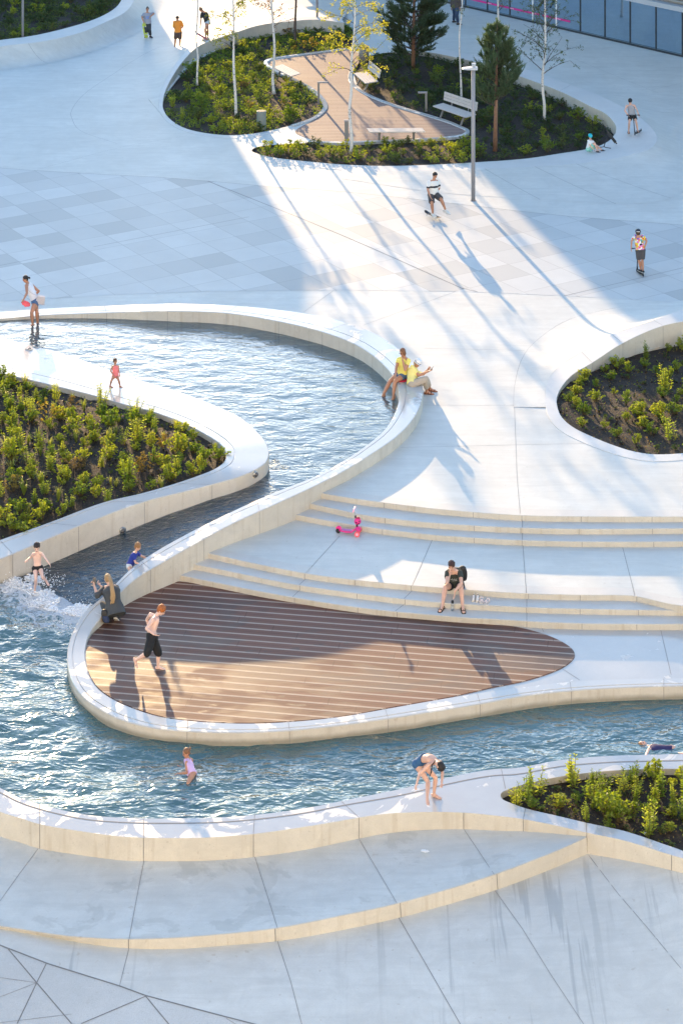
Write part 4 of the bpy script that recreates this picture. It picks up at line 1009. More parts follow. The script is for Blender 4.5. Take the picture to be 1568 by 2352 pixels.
scatter(soil_left, zavg(soil_left), .55, [('low_sprout', .7), ('grass_tuft', .3)], .8, wl_, 'plants in the left planter', .15, 70)
def wr_(x, y): return 'in the right planter, ' + ('by its tall back wall' if y < 850 else 'near its rounded left end' if x < 1390 else 'along its front edge' if y > 980 else 'in its open middle')
def zc(v): return lambda x, y: v
scatter(SRP, zc(-.06), .58, [('leafy_shrub', .62), ('tall_herb', .12), ('low_sprout', .26)], 1.0, wr_, 'plants in the right planter', .3, 80)
scatter(SRP, zc(-.06), .6, [('low_sprout', .8), ('grass_tuft', .2)], .75, wr_, 'plants in the right planter', .25, 45)
def wq_(x, y): return 'in the lower right planter, ' + ('by its narrow left tip' if x < 1280 else 'along its back edge' if y < 1815 else 'along its front edge' if y > 1860 else 'in its middle')
scatter(soil_lr, zc(-.87), .34, [('tall_herb', .5), ('leafy_shrub', .28), ('low_sprout', .22)], .95, wq_, 'plants in the lower right planter', .15, 60)
scatter(soil_lr, zc(-.87), .40, [('low_sprout', 1)], .8, wq_, 'plants in the lower right planter', .12, 40)
def wb_(x, y): return 'in the left island bed, ' + ('under the back wall' if y < 120 else 'beside the bench' if x > 600 and y < 210 else 'near the litter bin' if x > 560 else 'at the shady left end' if x < 450 else 'between the birches')
scatter(SL, zc(-.05), .72, [('broad_shrub', .52), ('dark_shrub', .32), ('tall_herb', .08), ('ochre_shrub', .08)], .95, wb_, 'shrubs in the left island bed', .4, 170, 1.35)
def wp_(x, y): return 'in the right island bed, ' + ('in the strip before the lounge deck' if y > 318 and x < 1050 else 'behind the back-rest benches' if x < 1060 else 'round the young pine' if x < 1240 else 'near the right end wall')
strip_ = [p for p in cr(VW([(590,341),(784,333),(884,328),(1004,323),(1068,318),(1100,330),(1100,368),(984,375),(884,377),(784,373),(675,364),(600,352)]), 3, True)]
scatter(strip_, zc(-.05), .62, [('broad_shrub', .75), ('dark_shrub', .25)], .82, wp_, 'shrubs in the right island bed', .15, 70, 1.1)
rest = cr(VW([(830,148),(846,132),(900,122),(979,128),(1034,140),(1104,157),(1204,192),(1284,226),(1324,245),(1359,265),(1390,288),(1400,304),(1380,328),(1284,348),(1209,360),(1100,366),(1090,310),(1062,288),(1024,273),(974,257),(924,241),(874,223),(840,205),(824,185)]), 3, True)
scatter(rest, zc(-.05), .74, [('dark_shrub', .85), ('broad_shrub', .15)], .92, wp_, 'shrubs in the right island bed', .3, 190, 1.3)
def wt_(x, y): return 'in the far top-left planter, ' + ('left of its lamp post' if x < 55 else 'right of its lamp post')
tlq = [p for p in tlp if p.y < 127]
tlq = [Vector((p.x, p.y, .7)) for p in TLA if p.y < 127]+[Vector((-12.3,127,.7)), Vector((-22,127,.7)), Vector((-22,106,.7))]
scatter(tlq, zc(.7), .55, [('dark_shrub', .8), ('broad_shrub', .2)], 1.0, wt_, 'shrubs in the far top-left planter', .35, 230, 1.3)
# loose ground cover knitting the far beds together
def cover(poly, z, n, ls, matn, name='ground_cover'):
    mb = MB(); xs = [p.x for p in poly]; ys = [p.y for p in poly]; pp = [(p.x, p.y) for p in poly]
    X = np.random.uniform(min(xs), max(xs), n); Y = np.random.uniform(min(ys), max(ys), n); ok = inside(X, Y, pp)
    for x, y in zip(X[ok], Y[ok]):
        if noise.noise(Vector((x*.9, y*.6, z+4))) < -.12: continue
        p = Vector((x, y, z+rnd.uniform(-.05,.10)))
        for q in range(3): leaf(mb, p+rv(.06), Vector((rnd.uniform(-1,1), rnd.uniform(-1,1), rnd.uniform(.1,.8))), ls*rnd.uniform(.7,1.3), ls*.55, 0, .2)
    o = mb.obj(name, M[matn]); tag(o, kind='stuff')
cover(SL, 0, 15000, .085, 'shrubleaf'); cover(rest, 0, 10000, .085, 'coverleaf'); cover(tlq, .72, 16000, .10, 'coverleaf')
def flecks(poly, zf, n, name='leaf_litter'):
    mb = MB(); xs = [p.x for p in poly]; ys = [p.y for p in poly]; pp = [(p.x, p.y) for p in poly]
    X = np.random.uniform(min(xs), max(xs), n); Y = np.random.uniform(min(ys), max(ys), n); ok = inside(X, Y, pp)
    for x, y in zip(X[ok], Y[ok]):
        p = Vector((x, y, zf(x, y)+.05)); leaf(mb, p, Vector((rnd.uniform(-1,1), rnd.uniform(-1,1), rnd.uniform(0,.5))), rnd.uniform(.03,.08), .03, rnd.choice((0, 0, 1)))
        if rnd.random() < .18: mb.ball(p-Vector((0,0,.03)), rnd.uniform(.015,.045), 2, 6, 4)
    tag(mb.obj(name, [M['autumnleaf'], M['herbleaf'], M['soil']]), kind='stuff')
flecks(soil_left, zavg(soil_left), 2600); flecks(SRP, zc(-.06), 1800); flecks(soil_lr, zc(-.88), 700)
print('PLANTS', nplants)
# ================================================================ PEOPLE
def ray(px, py): return Vector(((px-784)/F, 1.0, -(py-HY)/F))
CAMP = Vector((0, 0, HC))
def onray(px, py, Y): return CAMP + ray(px, py)*Y
def reach(px, py, P, L, sgn):
    """point seen at (px, py) at distance L from P; sgn > 0 takes the farther one"""
    d_ = ray(px, py); a = d_.dot(d_); b = 2*d_.dot(CAMP-P); c = (CAMP-P).dot(CAMP-P)-L*L; D = b*b-4*a*c
    if D <= 0: Y = -b/(2*a); q = CAMP+d_*Y; return P+(q-P).normalized()*L*1.0 if (q-P).length > 1e-4 and (q-P).length > L*1.25 else q
    Y = (-b+(1 if sgn > 0 else -1)*math.sqrt(D))/(2*a); return CAMP+d_*Y
def atz(px, py, z): return W(px, py, z)
DG = None
def remesh(mb, voxel, smooth=4, name='m'):
    me = mb.mesh(name); o = bpy.data.objects.new('tmp', me); COL.objects.link(o)
    r = o.modifiers.new('r', 'REMESH'); r.mode = 'VOXEL'; r.voxel_size = voxel; r.adaptivity = 0
    s_ = o.modifiers.new('s', 'SMOOTH'); s_.factor = .5; s_.iterations = smooth
    bpy.context.view_layer.update(); dg = bpy.context.evaluated_depsgraph_get()
    out = bpy.data.meshes.new_from_object(o.evaluated_get(dg)); out.name = name
    bpy.data.objects.remove(o); bpy.data.meshes.remove(me)
    out.polygons.foreach_set('use_smooth', [True]*len(out.polygons)); return out
def limb(mb, a, b, ra, rb, bulge=0, n=12, mi=0):
    mid = a.lerp(b, .38); rm = ra*.62+rb*.38+bulge
    mb.tube([a, a.lerp(b, .16), mid, a.lerp(b, .72), b], [ra, ra+bulge*.6, rm, ra*.28+rb*.72+bulge*.35, rb], n, mi); mb.ball(a, ra*1.0, mi, 10, 7); mb.ball(b, rb*1.0, mi, 10, 7)
SKIN = {}
def skin(c):
    if c not in SKIN: SKIN[c] = plain('skin', c, .5, var=.08, scale=20)
    return SKIN[c]
TAN = (.44,.215,.13); FAIR = (.60,.36,.27); PALE = (.68,.45,.37); BROWN = (.34,.16,.09)
M['eye'] = plain('dark eye', (.03,.02,.02), .3); M['lips'] = plain('lips', (.35,.12,.10), .5); M['sole'] = plain('pale sole', (.6,.58,.54), .7)
CL = {}
def cloth(c, rough=.85):
    if c not in CL: CL[c] = plain('cloth', c, rough, var=.12, scale=18)
    return CL[c]
def frame_of(t, r):
    t = t.normalized(); r = (r-t*r.dot(t)).normalized(); return t, r, r.cross(t)
class Person: pass
def person(label, sp, name='person'):
    P = Person(); H = sp['H']; kid = H < 1.5; zg = sp.get('z', 0); Pv = P
    V_ = sp.get('vox', .0085)
    Y0 = sp['Y'] if 'Y' in sp else W(sp['at'][0], sp['at'][1], zg).y
    hh = sp.get('head_h', .132*H if not kid else .155*H if H > 1.2 else .185*H)
    yaw = R(sp['yaw']); f = Vector((math.sin(yaw), -math.cos(yaw), 0)); r = Vector((-math.cos(yaw), -math.sin(yaw), 0))
    wd = sp.get('w', 1.0)
    px, py, dy = sp['pel']; pel = onray(px, py, Y0+dy)
    tl = sp.get('tl', .295 if not kid else .29)*H
    neck = reach(sp['neck'][0], sp['neck'][1], pel, tl, sp['neck'][2])
    t, rr, dd = frame_of(neck-pel, r); dd = rr.cross(t) if rr.cross(t).dot(f) > 0 or abs(rr.cross(t).dot(f)) < .3 else -rr.cross(t)
    dd = t.cross(rr); dd = dd if (dd.dot(f) > -.01) else -dd        # chest side
    if t.z < .35 and sp.get('bent'): dd = dd if dd.z < 0 else -dd
    syaw = R(sp.get('syaw', sp['yaw'])); sr = Vector((-math.cos(syaw), -math.sin(syaw), 0)); sr = (sr-t*sr.dot(t)).normalized()
    if 'spos' in sp:   # shoulders given directly: right, left
        sh = {k: reach(sp['spos'][k][0], sp['spos'][k][1], neck-t*.03*H, .112*H*wd, sp['spos'][k][2]) for k in 'rl'}
        sr = (sh['r']-sh['l']).normalized(); sr = (sr-t*sr.dot(t)).normalized()
    else:
        sh = {'r': neck-t*.035*H+sr*.108*H*wd, 'l': neck-t*.035*H-sr*.108*H*wd}
    hip = {'r': pel+rr*.052*H*wd-t*.01*H, 'l': pel-rr*.052*H*wd-t*.01*H}
    Lu, Lf, Lt, Ls = .168*H, .152*H, .242*H, .238*H
    hd = sp['head']; head = reach(hd[0], hd[1], neck, (hh*.78 if not kid else hh*.72), hd[2])
    hy = R(sp.get('hyaw', sp['yaw'])); hp = R(sp.get('hpitch', 12))
    hf = Vector((math.sin(hy)*math.cos(hp), -math.cos(hy)*math.cos(hp), -math.sin(hp))); hr = Vector((-math.cos(hy), -math.sin(hy), 0)); hu = hf.cross(hr); hu = hu if hu.z > 0 or sp.get('updown') else -hu
    if 'hup' in sp:
        hu = Vector(sp['hup']).normalized(); hf = Vector(sp['hfw']); hf = (hf-hu*hf.dot(hu)).normalized(); hr = hf.cross(hu)
    arms = {}; legs = {}
    for k in 'rl':
        a = sp.get(k+'a')
        if a is None: el_ = sh[k]-t*Lu+ (1 if k == 'r' else -1)*sr*.03*H; ha = el_-t*Lf
        elif a == 'back': el_ = sh[k]-t*Lu*.8-f*Lu*.5; ha = el_-t*Lf*.9
        else:
            el_ = a[0] if isinstance(a[0], Vector) else reach(a[0][0], a[0][1], sh[k], Lu, a[0][2])
            ha = a[1] if isinstance(a[1], Vector) else reach(a[1][0], a[1][1], el_, Lf, a[1][2])
        arms[k] = (el_, ha)
        g = sp[k+'l']; kn = g[0] if isinstance(g[0], Vector) else reach(g[0][0], g[0][1], hip[k], Lt, g[0][2])
        an = g[1]; an = an if isinstance(an, Vector) else (atz(an[0], an[1], zg+.045*H) if an[2] == 'g' else reach(an[0], an[1], kn, Ls, an[2]))
        legs[k] = (kn, an)
    sk = MB(); skm = sp.get('skin', FAIR)
    # --- torso
    prof = [(-.06, .070, .058), (0, .094, .066), (.12, .094, .066), (.34, .080, .056), (.55, .090, .064), (.76, .104, .066), (.9, .098, .052), (.98, .050, .040)]
    if sp.get('slim'): prof = [(a, b*.92, c*.9) for a, b, c in prof]
    if sp.get('stout'): prof = [(a, b*1.08, c*1.2) for a, b, c in prof]
    curve = sp.get('hunch', .0)
    def ring(fr, w_, d_, infl=0, n=18):
        axr = (rr*(1-fr)+sr*fr).normalized() if fr > 0 else rr
        c = pel+(neck-pel)*fr - dd*curve*H*math.sin(math.pi*min(1, max(0, fr)))
        return [c+axr*(w_*H*wd+infl)*math.copysign(abs(math.cos(q))**.8, math.cos(q))+dd*(d_*H*wd+infl)*math.copysign(abs(math.sin(q))**.85, math.sin(q)) for q in [2*math.pi*k/n for k in range(n)]]
    sk.loft([ring(*p) for p in prof])
    for k in 'rl':
        el_, ha = arms[k]; kn, an = legs[k]
        q_ = 1.0 if not sp.get('slim') else .9
        sk.ball(sh[k], .036*H*q_); limb(sk, sh[k], el_, .031*H*q_, .0235*H*q_, .002*H); limb(sk, el_, ha, .0235*H*q_, .0155*H, .003*H)
        sk.ball(hip[k], .062*H*q_); limb(sk, hip[k], kn, .056*H*q_, .034*H*q_, .004*H); limb(sk, kn, an, .033*H*q_, .0205*H, .007*H)
        sk.tube([sh[k].lerp(neck, .2), neck-t*.01*H], [.034*H, .03*H], 10)
    sk.tube([neck-t*.04*H, neck, head-hu*hh*.12-hf*hh*.05], [.042*H, .034*H, .031*H], 12)
    # --- head
    c = head; ax = (hr, hf, hu)
    sk.ball(c+hu*hh*.12-hf*hh*.04, (hh*.335, hh*.395, hh*.375), 0, 16, 10, ax); sk.ball(c-hu*hh*.17+hf*hh*.05, (hh*.265, hh*.30, hh*.29), 0, 14, 9, ax)
    sk.ball(c-hu*hh*.36+hf*hh*.20, (hh*.12, hh*.11, hh*.09), 0, 10, 6, ax); sk.ball(c-hu*hh*.06+hf*hh*.37, (hh*.05, hh*.075, hh*.10), 0, 10, 6, ax)
    for s in (-1, 1): sk.ball(c+hr*hh*.335*s-hu*hh*.03-hf*hh*.05, (hh*.045, hh*.08, hh*.115), 0, 8, 6, ax)
    # --- hands: palm, four unequal fingers and a thumb
    P.hand = {}
    for k in 'rl':
        el_, ha = arms[k]; dv = (ha-el_).normalized(); s = 1 if k == 'r' else -1
        hnd = sp.get(k+'h', {}); dv = Vector(hnd['dir']).normalized() if 'dir' in hnd else dv
        side = Vector(hnd['side']).normalized() if 'side' in hnd else (sr*.4*s + f*1.0); side = (side-dv*side.dot(dv)).normalized(); pn = dv.cross(side).normalized()*(-s if 'pn' not in hnd else hnd['pn'])
        curl = hnd.get('curl', .45); pl_ = ha+dv*.040*H*.9
        sk.ball(pl_, (.021*H, .011*H, .030*H), 0, 10, 7, (side, pn, dv))
        fr = max(.0042*H, .0055)
        for i, (o_, L) in enumerate(((.016, .044), (.0055, .049), (-.0055, .046), (-.016, .037))):
            p0 = ha+dv*.060*H+side*o_*H*1.05; d1 = (dv*math.cos(curl*.8)+pn*math.sin(curl*.8)+side*o_*6).normalized(); p1 = p0+d1*L*H*.5; d2 = (dv*math.cos(curl*2)+pn*math.sin(curl*2)).normalized(); p2 = p1+d2*L*H*.5
            sk.tube([p0-dv*.012*H, p0, p1, p2], [fr*1.1, fr*1.1, fr, fr*.85], 7); sk.ball(p2, fr*.85, 0, 6, 5)
        q0 = ha+dv*.022*H+side*.016*H; q1 = q0+(dv*.6+side*.8+pn*.25).normalized()*.026*H; q2 = q1+(dv*.9+side*.25+pn*.35).normalized()*.022*H
        sk.tube([q0, q1, q2], [fr*1.35, fr*1.2, fr], 7); sk.ball(q2, fr, 0, 6, 5)
        P.hand[k] = pl_+dv*.02*H; setattr(P, 'hdir_'+k, dv)
    # --- feet
    shoes = sp.get('shoes'); P.foot = {}
    feet_mb = {}
    for k in 'rl':
        kn, an = legs[k]; fy = R(sp.get(k+'f', sp['yaw'])); fp = R(sp.get(k+'fp', 0)); fd = Vector((math.sin(fy)*math.cos(fp), -math.cos(fy)*math.cos(fp), -math.sin(fp)))
        sd = Vector((-math.cos(fy), -math.sin(fy), 0)); up = sd.cross(fd); up = up if up.z > 0 else -up
        def foot(mb, g, infl, mi=0):
            hl = an-up*.022*H-fd*.022*H; bl = an-up*.031*H+fd*.075*H; to = an-up*.034*H+fd*.105*H
            mb.ball(hl, (.021*H+infl, .028*H+infl, .020*H+infl), mi, 10, 7, (sd, fd, up))
            rings = []
            for a_, wv, hv in ((hl-up*.002*H, .0215, .021), (an+fd*.03*H-up*.022*H, .023, .024), (bl, .028, .0145), (to, .023, .0105)):
                rings.append([a_+sd*(wv*H+infl)*math.cos(q)+up*(hv*H+infl)*math.sin(q) for q in [2*math.pi*j/12 for j in range(12)]])
            mb.loft(rings, mi); mb.ball(to, (.022*H+infl, .014*H+infl, .0100*H+infl), mi, 10, 6, (sd, fd, up)); mb.tube([an, an+fd*.028*H-up*.02*H], [.021*H+infl, .023*H+infl], 10, mi)
        foot(sk, 1, 0); P.foot[k] = (foot, an, fd, sd, up)
        if not shoes:
            for j, (o_, L) in enumerate(((-.017, .016), (-.007, .017), (.002, .015), (.011, .013), (.019, .010))):
                s = 1 if k == 'r' else -1
                b0 = an-up*.036*H+fd*.108*H+sd*o_*H*s; sk.ball(b0+fd*L*H*.4, (.0055*H, L*H*.8, .0065*H), 0, 6, 5, (sd, fd, up))
    base = Vector(((legs['r'][1].x+legs['l'][1].x)/2, (legs['r'][1].y+legs['l'][1].y)/2, zg)) if not sp.get('base_pel') else Vector((pel.x, pel.y, zg))
    me = remesh(sk, V_, 3, 'body')
    for q in (skin(skm), M['eye'], M['lips']): me.materials.append(q)
    ee = [c+hf*hh*.34+hr*hh*.145*s+hu*hh*.03 for s in (-1, 1)]; br = [c+hf*hh*.36+hr*hh*.15*s+hu*hh*.115 for s in (-1, 1)]; mo = c+hf*hh*.36-hu*hh*.235
    def loc(v, o_): d_ = v-o_; return d_.dot(hr), d_.dot(hf), d_.dot(hu)
    for p_ in me.polygons:
        v = p_.center
        if (v-c).length > hh*.7: continue
        for e_ in ee:
            a_, b_, g_ = loc(v, e_)
            if (a_/(hh*.07))**2+(b_/(hh*.12))**2+(g_/(hh*.042))**2 < 1: p_.material_index = 1
        for e_ in br:
            a_, b_, g_ = loc(v, e_)
            if (a_/(hh*.10))**2+(b_/(hh*.14))**2+(g_/(hh*.022))**2 < 1: p_.material_index = 1
        a_, b_, g_ = loc(v, mo)
        if (a_/(hh*.12))**2+(b_/(hh*.14))**2+(g_/(hh*.035))**2 < 1: p_.material_index = 2
    for v in me.vertices: v.co -= base
    o = bpy.data.objects.new(name, me); COL.objects.link(o); o.location = base; tag(o, label, sp.get('cat', 'person'))
    P.o = o; P.base = base
    def part(mb, nm, mats, vox=None, sm=3, smooth=True):
        m_ = remesh(mb, vox or V_, sm, nm) if vox != 0 else mb.mesh(nm, smooth)
        for v in m_.vertices: v.co -= base
        for q in (mats if isinstance(mats, (list, tuple)) else [mats]): m_.materials.append(q)
        ob = bpy.data.objects.new(nm, m_); COL.objects.link(ob); ob.parent = o; return ob
    P.part = part
    P.__dict__.update(H=H, hh=hh, c=c, hr=hr, hf=hf, hu=hu, t=t, r=rr, sr=sr, d=dd, f=f, pel=pel, neck=neck, sh=sh, hip=hip, arms=arms, legs=legs, ring=ring, prof=prof)
    # --- clothes
    def wdt(fr): return float(np.interp(fr, [p[0] for p in prof], [p[1] for p in prof])), float(np.interp(fr, [p[0] for p in prof], [p[2] for p in prof]))
    tp = sp.get('top')
    if tp:
        mb = MB(); inf = tp.get('inf', .014*H); h0 = tp.get('hem', -.05); fl = tp.get('flare', .012)*H; rg = []
        for fr in [h0+(.97-h0)*k/11 for k in range(12)]:
            a_, b_ = wdt(max(fr, -.02)); e_ = inf*(1 if fr < .86 else .6); fo = fl*max(0, (.3-fr)/.4)
            rg.append(ring(fr, max(a_, .092 if fr < .7 else 0), max(b_, .066 if fr < .7 else 0), e_+fo))
        mb.loft(rg)
        if tp.get('sleeve', .55) > 0:
            for k in 'rl':
                el_, ha = arms[k]; s0 = sh[k]; fr = min(1, tp['sleeve']); e_ = s0.lerp(el_, fr)
                mb.ball(s0, .034*H+inf*.35); mb.tube([s0.lerp(neck, .3), s0, s0.lerp(e_, .5), e_], [.037*H+inf*.2, .033*H+inf*.4, .031*H+inf*.75, (.030-.005*fr)*H+inf*1.0], 12)
                if tp['sleeve'] > 1: mb.ball(el_, .027*H+inf*.8); mb.tube([el_, el_.lerp(ha, tp['sleeve']-1)], [.027*H+inf*.8, .024*H+inf*.7], 12)
        else:
            for k in 'rl': mb.tube([sh[k].lerp(neck, .45)-t*.02*H, neck-t*.012*H+sr*(.02*H if k == 'r' else -.02*H)], [.036*H, .032*H], 10)
        P.top = part(mb, tp.get('name', 't_shirt'), tp['mat'] if 'mat' in tp else cloth(tp['col']), sm=4)
        if 'band' in tp:
            P.top.data.materials.append(cloth(tp['band'][2]))
            for p_ in P.top.data.polygons:
                fr = (p_.center+base-pel).dot(t)/tl
                if tp['band'][0] < fr < tp['band'][1]: p_.material_index = 1
    bo_ = sp.get('bottom')
    if bo_:
        mb = MB(); inf = bo_.get('inf', .012*H); lg = bo_.get('leg', .55); top = bo_.get('top', .2)
        rg = []
        for fr in [-.10, -.05, 0, top*.4, top*.75, top]:
            a_, b_ = wdt(max(fr, -.02)); rg.append(ring(fr, max(a_, .09)*(1 if fr >= -.05 else .8), max(b_, .066), inf*.9))
        mb.loft(rg)
        for k in 'rl':
            kn, an = legs[k]; h_ = hip[k]; e_ = h_.lerp(kn, min(1, lg)); mb.ball(h_, .062*H+inf)
            mb.tube([h_, h_.lerp(e_, .5), e_], [.058*H+inf, (.052)*H+inf*1.15, (.056-.018*min(1, lg))*H+inf*bo_.get('flare', 1.5)], 14)
            if lg > 1:
                mb.ball(kn, .036*H+inf*1.2); e2 = kn.lerp(an, lg-1); mb.tube([kn, kn.lerp(e2, .4), e2], [.036*H+inf*1.2, .038*H+inf*1.2, .03*H+inf*1.2], 12)
        P.bottom = part(mb, bo_.get('name', 'shorts'), bo_['mat'] if 'mat' in bo_ else cloth(bo_['col']), sm=3)
    if shoes == 'sandal':
        for k in 'rl':
            foot, an, fd, sd, up = P.foot[k]; mb = MB(); so = []
            for a_, wv in ((-.045, .018), (-.02, .026), (.04, .028), (.085, .034), (.118, .028), (.130, .012)):
                for zz in (0,): so.append([an+fd*a_*H-up*.047*H+sd*wv*H*x_+up*y_*H for x_, y_ in ((-1, -.006), (1, -.006), (1, .004), (-1, .004))])
            mb.loft(so)
            for a_, hgt in ((.03, .026), (.078, .017), (-.01, .03)):
                arc = [an+fd*a_*H-up*.045*H+sd*.031*H*math.cos(q)+up*(hgt+.014)*H*math.sin(q) for q in [math.pi*j/8 for j in range(9)]]
                mb.tube(arc, .0058*H, 6)
            part(mb, 'sandal', cloth(sp.get('shoecol', (.03,.025,.02))), 0)
    elif shoes:
        for k in 'rl':
            foot, an, fd, sd, up = P.foot[k]; mb = MB(); foot(mb, 1, .007*H); so = MB()
            ob = part(mb, 'shoe', cloth(shoes, .6), V_*.9, 2)
            rg = []
            for a_, wv in ((-.05, .020), (-.03, .029), (.03, .031), (.085, .037), (.118, .030), (.128, .014)):
                rg.append([an+fd*a_*H-up*.050*H+sd*wv*H*x_+up*y_*H for x_, y_ in ((-1, -.006), (1, -.006), (1, .006), (-1, .006))])
            so.loft(rg); s_ = so.mesh('sole')
            for v in s_.vertices: v.co -= base
            s_.materials.append(M['sole']); so_ = bpy.data.objects.new('sole', s_); COL.objects.link(so_); so_.parent = ob
    # --- hair
    hs = sp.get('hair')
    if hs:
        mb = MB(); col = hs['col']; k_ = hs.get('vol', 1.0)
        mb.ball(c+hu*hh*.17-hf*hh*.085, (hh*.372*k_, hh*.405*k_, hh*.372*k_), 0, 16, 10, ax); mb.ball(c+hu*hh*.02-hf*hh*.17, (hh*.345*k_, hh*.30*k_, hh*.36), 0, 14, 9, ax)
        if hs.get('fringe'): mb.ball(c+hu*hh*.36+hf*hh*.16, (hh*.28, hh*.24, hh*.13), 0, 12, 7, ax)
        sty = hs.get('style', 'short')
        if sty == 'bob':
            for s in (-1, 1): mb.ball(c+hr*hh*.29*s-hu*hh*.10-hf*hh*.08, (hh*.13, hh*.27, hh*.36), 0, 10, 8, ax)
            mb.ball(c-hu*hh*.15-hf*hh*.22, (hh*.30, hh*.2, hh*.34), 0, 10, 8, ax)
        if sty == 'bun': mb.ball(c+hu*hh*.52-hf*hh*.22, hh*.16, 0, 10, 8)
        if sty == 'bunback': mb.ball(c+hu*hh*.28-hf*hh*.55, hh*.13, 0, 10, 8)
        if sty in ('tail', 'longtail', 'braid'):
            pts = hs['pts'] if 'pts' in hs else [c+hu*hh*.1-hf*hh*.42, c-hu*hh*.05-hf*hh*.62, c-hu*hh*.32-hf*hh*.62]
            w_ = hs.get('tw', .12)*hh; 
            if sty == 'longtail':
                rl_ = random.Random(5)
                for s in range(9):
                    o_ = Vector((math.cos(s*.7), math.sin(s*.7)*.5, 0))*w_*.62; e_ = rl_.uniform(-.05, .12)
                    mb.tube(cr([pts[0]]+[p+o_*(.5+.25*k)+Vector((rl_.uniform(-1,1)*.012, 0, 0)) for k, p in enumerate(pts[1:-1])]+[pts[-1]+o_*1.1+Vector((0, 0, e_))], 3), w_*.34, 7)
            else:
                mb.tube(pts, [w_*.7]+[w_]*(len(pts)-2)+[w_*.35], 10)
                for q in pts[1:-1]: mb.ball(q, w_, 0, 8, 6)
        rnl = random.Random(3)
        for i in range(14 if sty == 'short' else 5):   # loose locks
            q = rnl.uniform(-2.4, 2.4); e_ = rnl.uniform(.1, 1.1); d_ = (hu*math.sin(e_)+(-hf*math.cos(q)+hr*math.sin(q))*math.cos(e_)); p0 = c+hu*hh*.17-hf*hh*.085+d_*hh*.36*k_
            mb.ball(p0, hh*.07, 0, 8, 5)
        part(mb, 'hair', plain('hair', col, .6, var=.35, scale=60), sm=2)
    return P

def hang(P, name, label, cat, group=None):
    return None
# the people -----------------------------------------------------
PP = {}
def fl(name): return None
PP['grey'] = person('person in a loose grey t-shirt and dark trousers standing with a green skateboard', dict(H=1.64, at=(342,87), z=0, Y=W(342,86,0).y, yaw=8, hyaw=12, hpitch=8, vox=.011, stout=1,
    pel=(338.6,52,0), neck=(338.6,22.5,1), head=(339.3,15.5,-1), ra=((326.5,40,-1),(330.5,51,-1)), la=((354,31,-1),(346.5,38,-1)), rl=((336.5,67.5,-1),(336,82,'g')), ll=((343.5,67.5,-1),(346,82.5,'g')),
    lf=35, rf=-10, skin=TAN, shoes=(.03,.03,.035), top=dict(col=(.30,.31,.35), hem=-.14, inf=.034, sleeve=.8), bottom=dict(name='trousers', col=(.035,.04,.045), leg=1.78, inf=.02), hair=dict(col=(.05,.03,.02), style='bun')))
PP['orange'] = person('person seen from behind in an orange t-shirt, brown shorts and a black hat', dict(H=1.56, at=(408,112), z=0, yaw=178, vox=.011, pel=(409.3,74,0), neck=(408,47.5,-1), head=(407.6,42,-1), hpitch=15,
    ra=((420.5,61,1),(415.5,66,1)), la=((399.5,62.5,1),(404,68,1)), rl=((413.6,89,1),(413.8,108,'g')), ll=((403.5,88,1),(401.5,108.5,'g')), rf=165, lf=195, skin=BROWN, shoes=(.02,.02,.025),
    top=dict(col=(.68,.24,.03), inf=.024, hem=-.03, sleeve=.95), bottom=dict(col=(.085,.055,.045), leg=.95, inf=.026)))
P = PP['orange']; mb = MB(); mb.ball(P.c+P.hu*P.hh*.2, (P.hh*.42, P.hh*.46, P.hh*.36), 0, 16, 10, (P.hr, P.hf, P.hu))
mb.tube([P.c+P.hu*P.hh*.10, P.c+P.hu*P.hh*.02], [P.hh*.48, P.hh*.60], 18); P.part(mb, 'hat', cloth((.018,.017,.017)), .01)
PP['girl'] = person('person in a black top and denim shorts stepping on the tail of a pink skateboard', dict(H=1.66, at=(476,92), z=.55, Y=W(476,91,.55).y, yaw=-60, hyaw=-65, hpitch=45, vox=.011, slim=1, pel=(476,50,0), neck=(467.5,27,-1), head=(461.5,22.5,-1),
    spos=dict(r=(475,31,1), l=(463.5,31,-1)), ra=((479,42,1),(482,52,-1)), la=((462,45,-1),(460.6,58,-1)), rl=((477.5,68.5,-1),(478,86,'g')), ll=((471.5,67.5,-1),(473,85.5,'g')), rf=-70, lf=-60, skin=TAN, shoes=(.62,.60,.58),
    top=dict(col=(.02,.02,.022), inf=.022, hem=.05, sleeve=.75), bottom=dict(col=(.36,.44,.53), leg=.28, inf=.018), hair=dict(col=(.16,.09,.05), style='bun')))
PP['walker'] = person('person in jeans and a dark jacket walking away behind the large pine', dict(H=1.76, at=(1046,57), z=0, yaw=150, vox=.012, pel=(1046,16,0), neck=(1045,-10,1), head=(1045,-21,1), rl=((1048.5,34,-1),(1051,53.5,'g')), ll=((1043,32,1),(1041,48,'g')), rf=100, lf=120,
    skin=TAN, shoes=(.02,.02,.02), top=dict(name='jacket', col=(.07,.055,.05), inf=.03, hem=-.08, sleeve=1.8), bottom=dict(name='jeans', col=(.03,.05,.10), leg=1.85, inf=.016), hair=dict(col=(.04,.03,.02))))
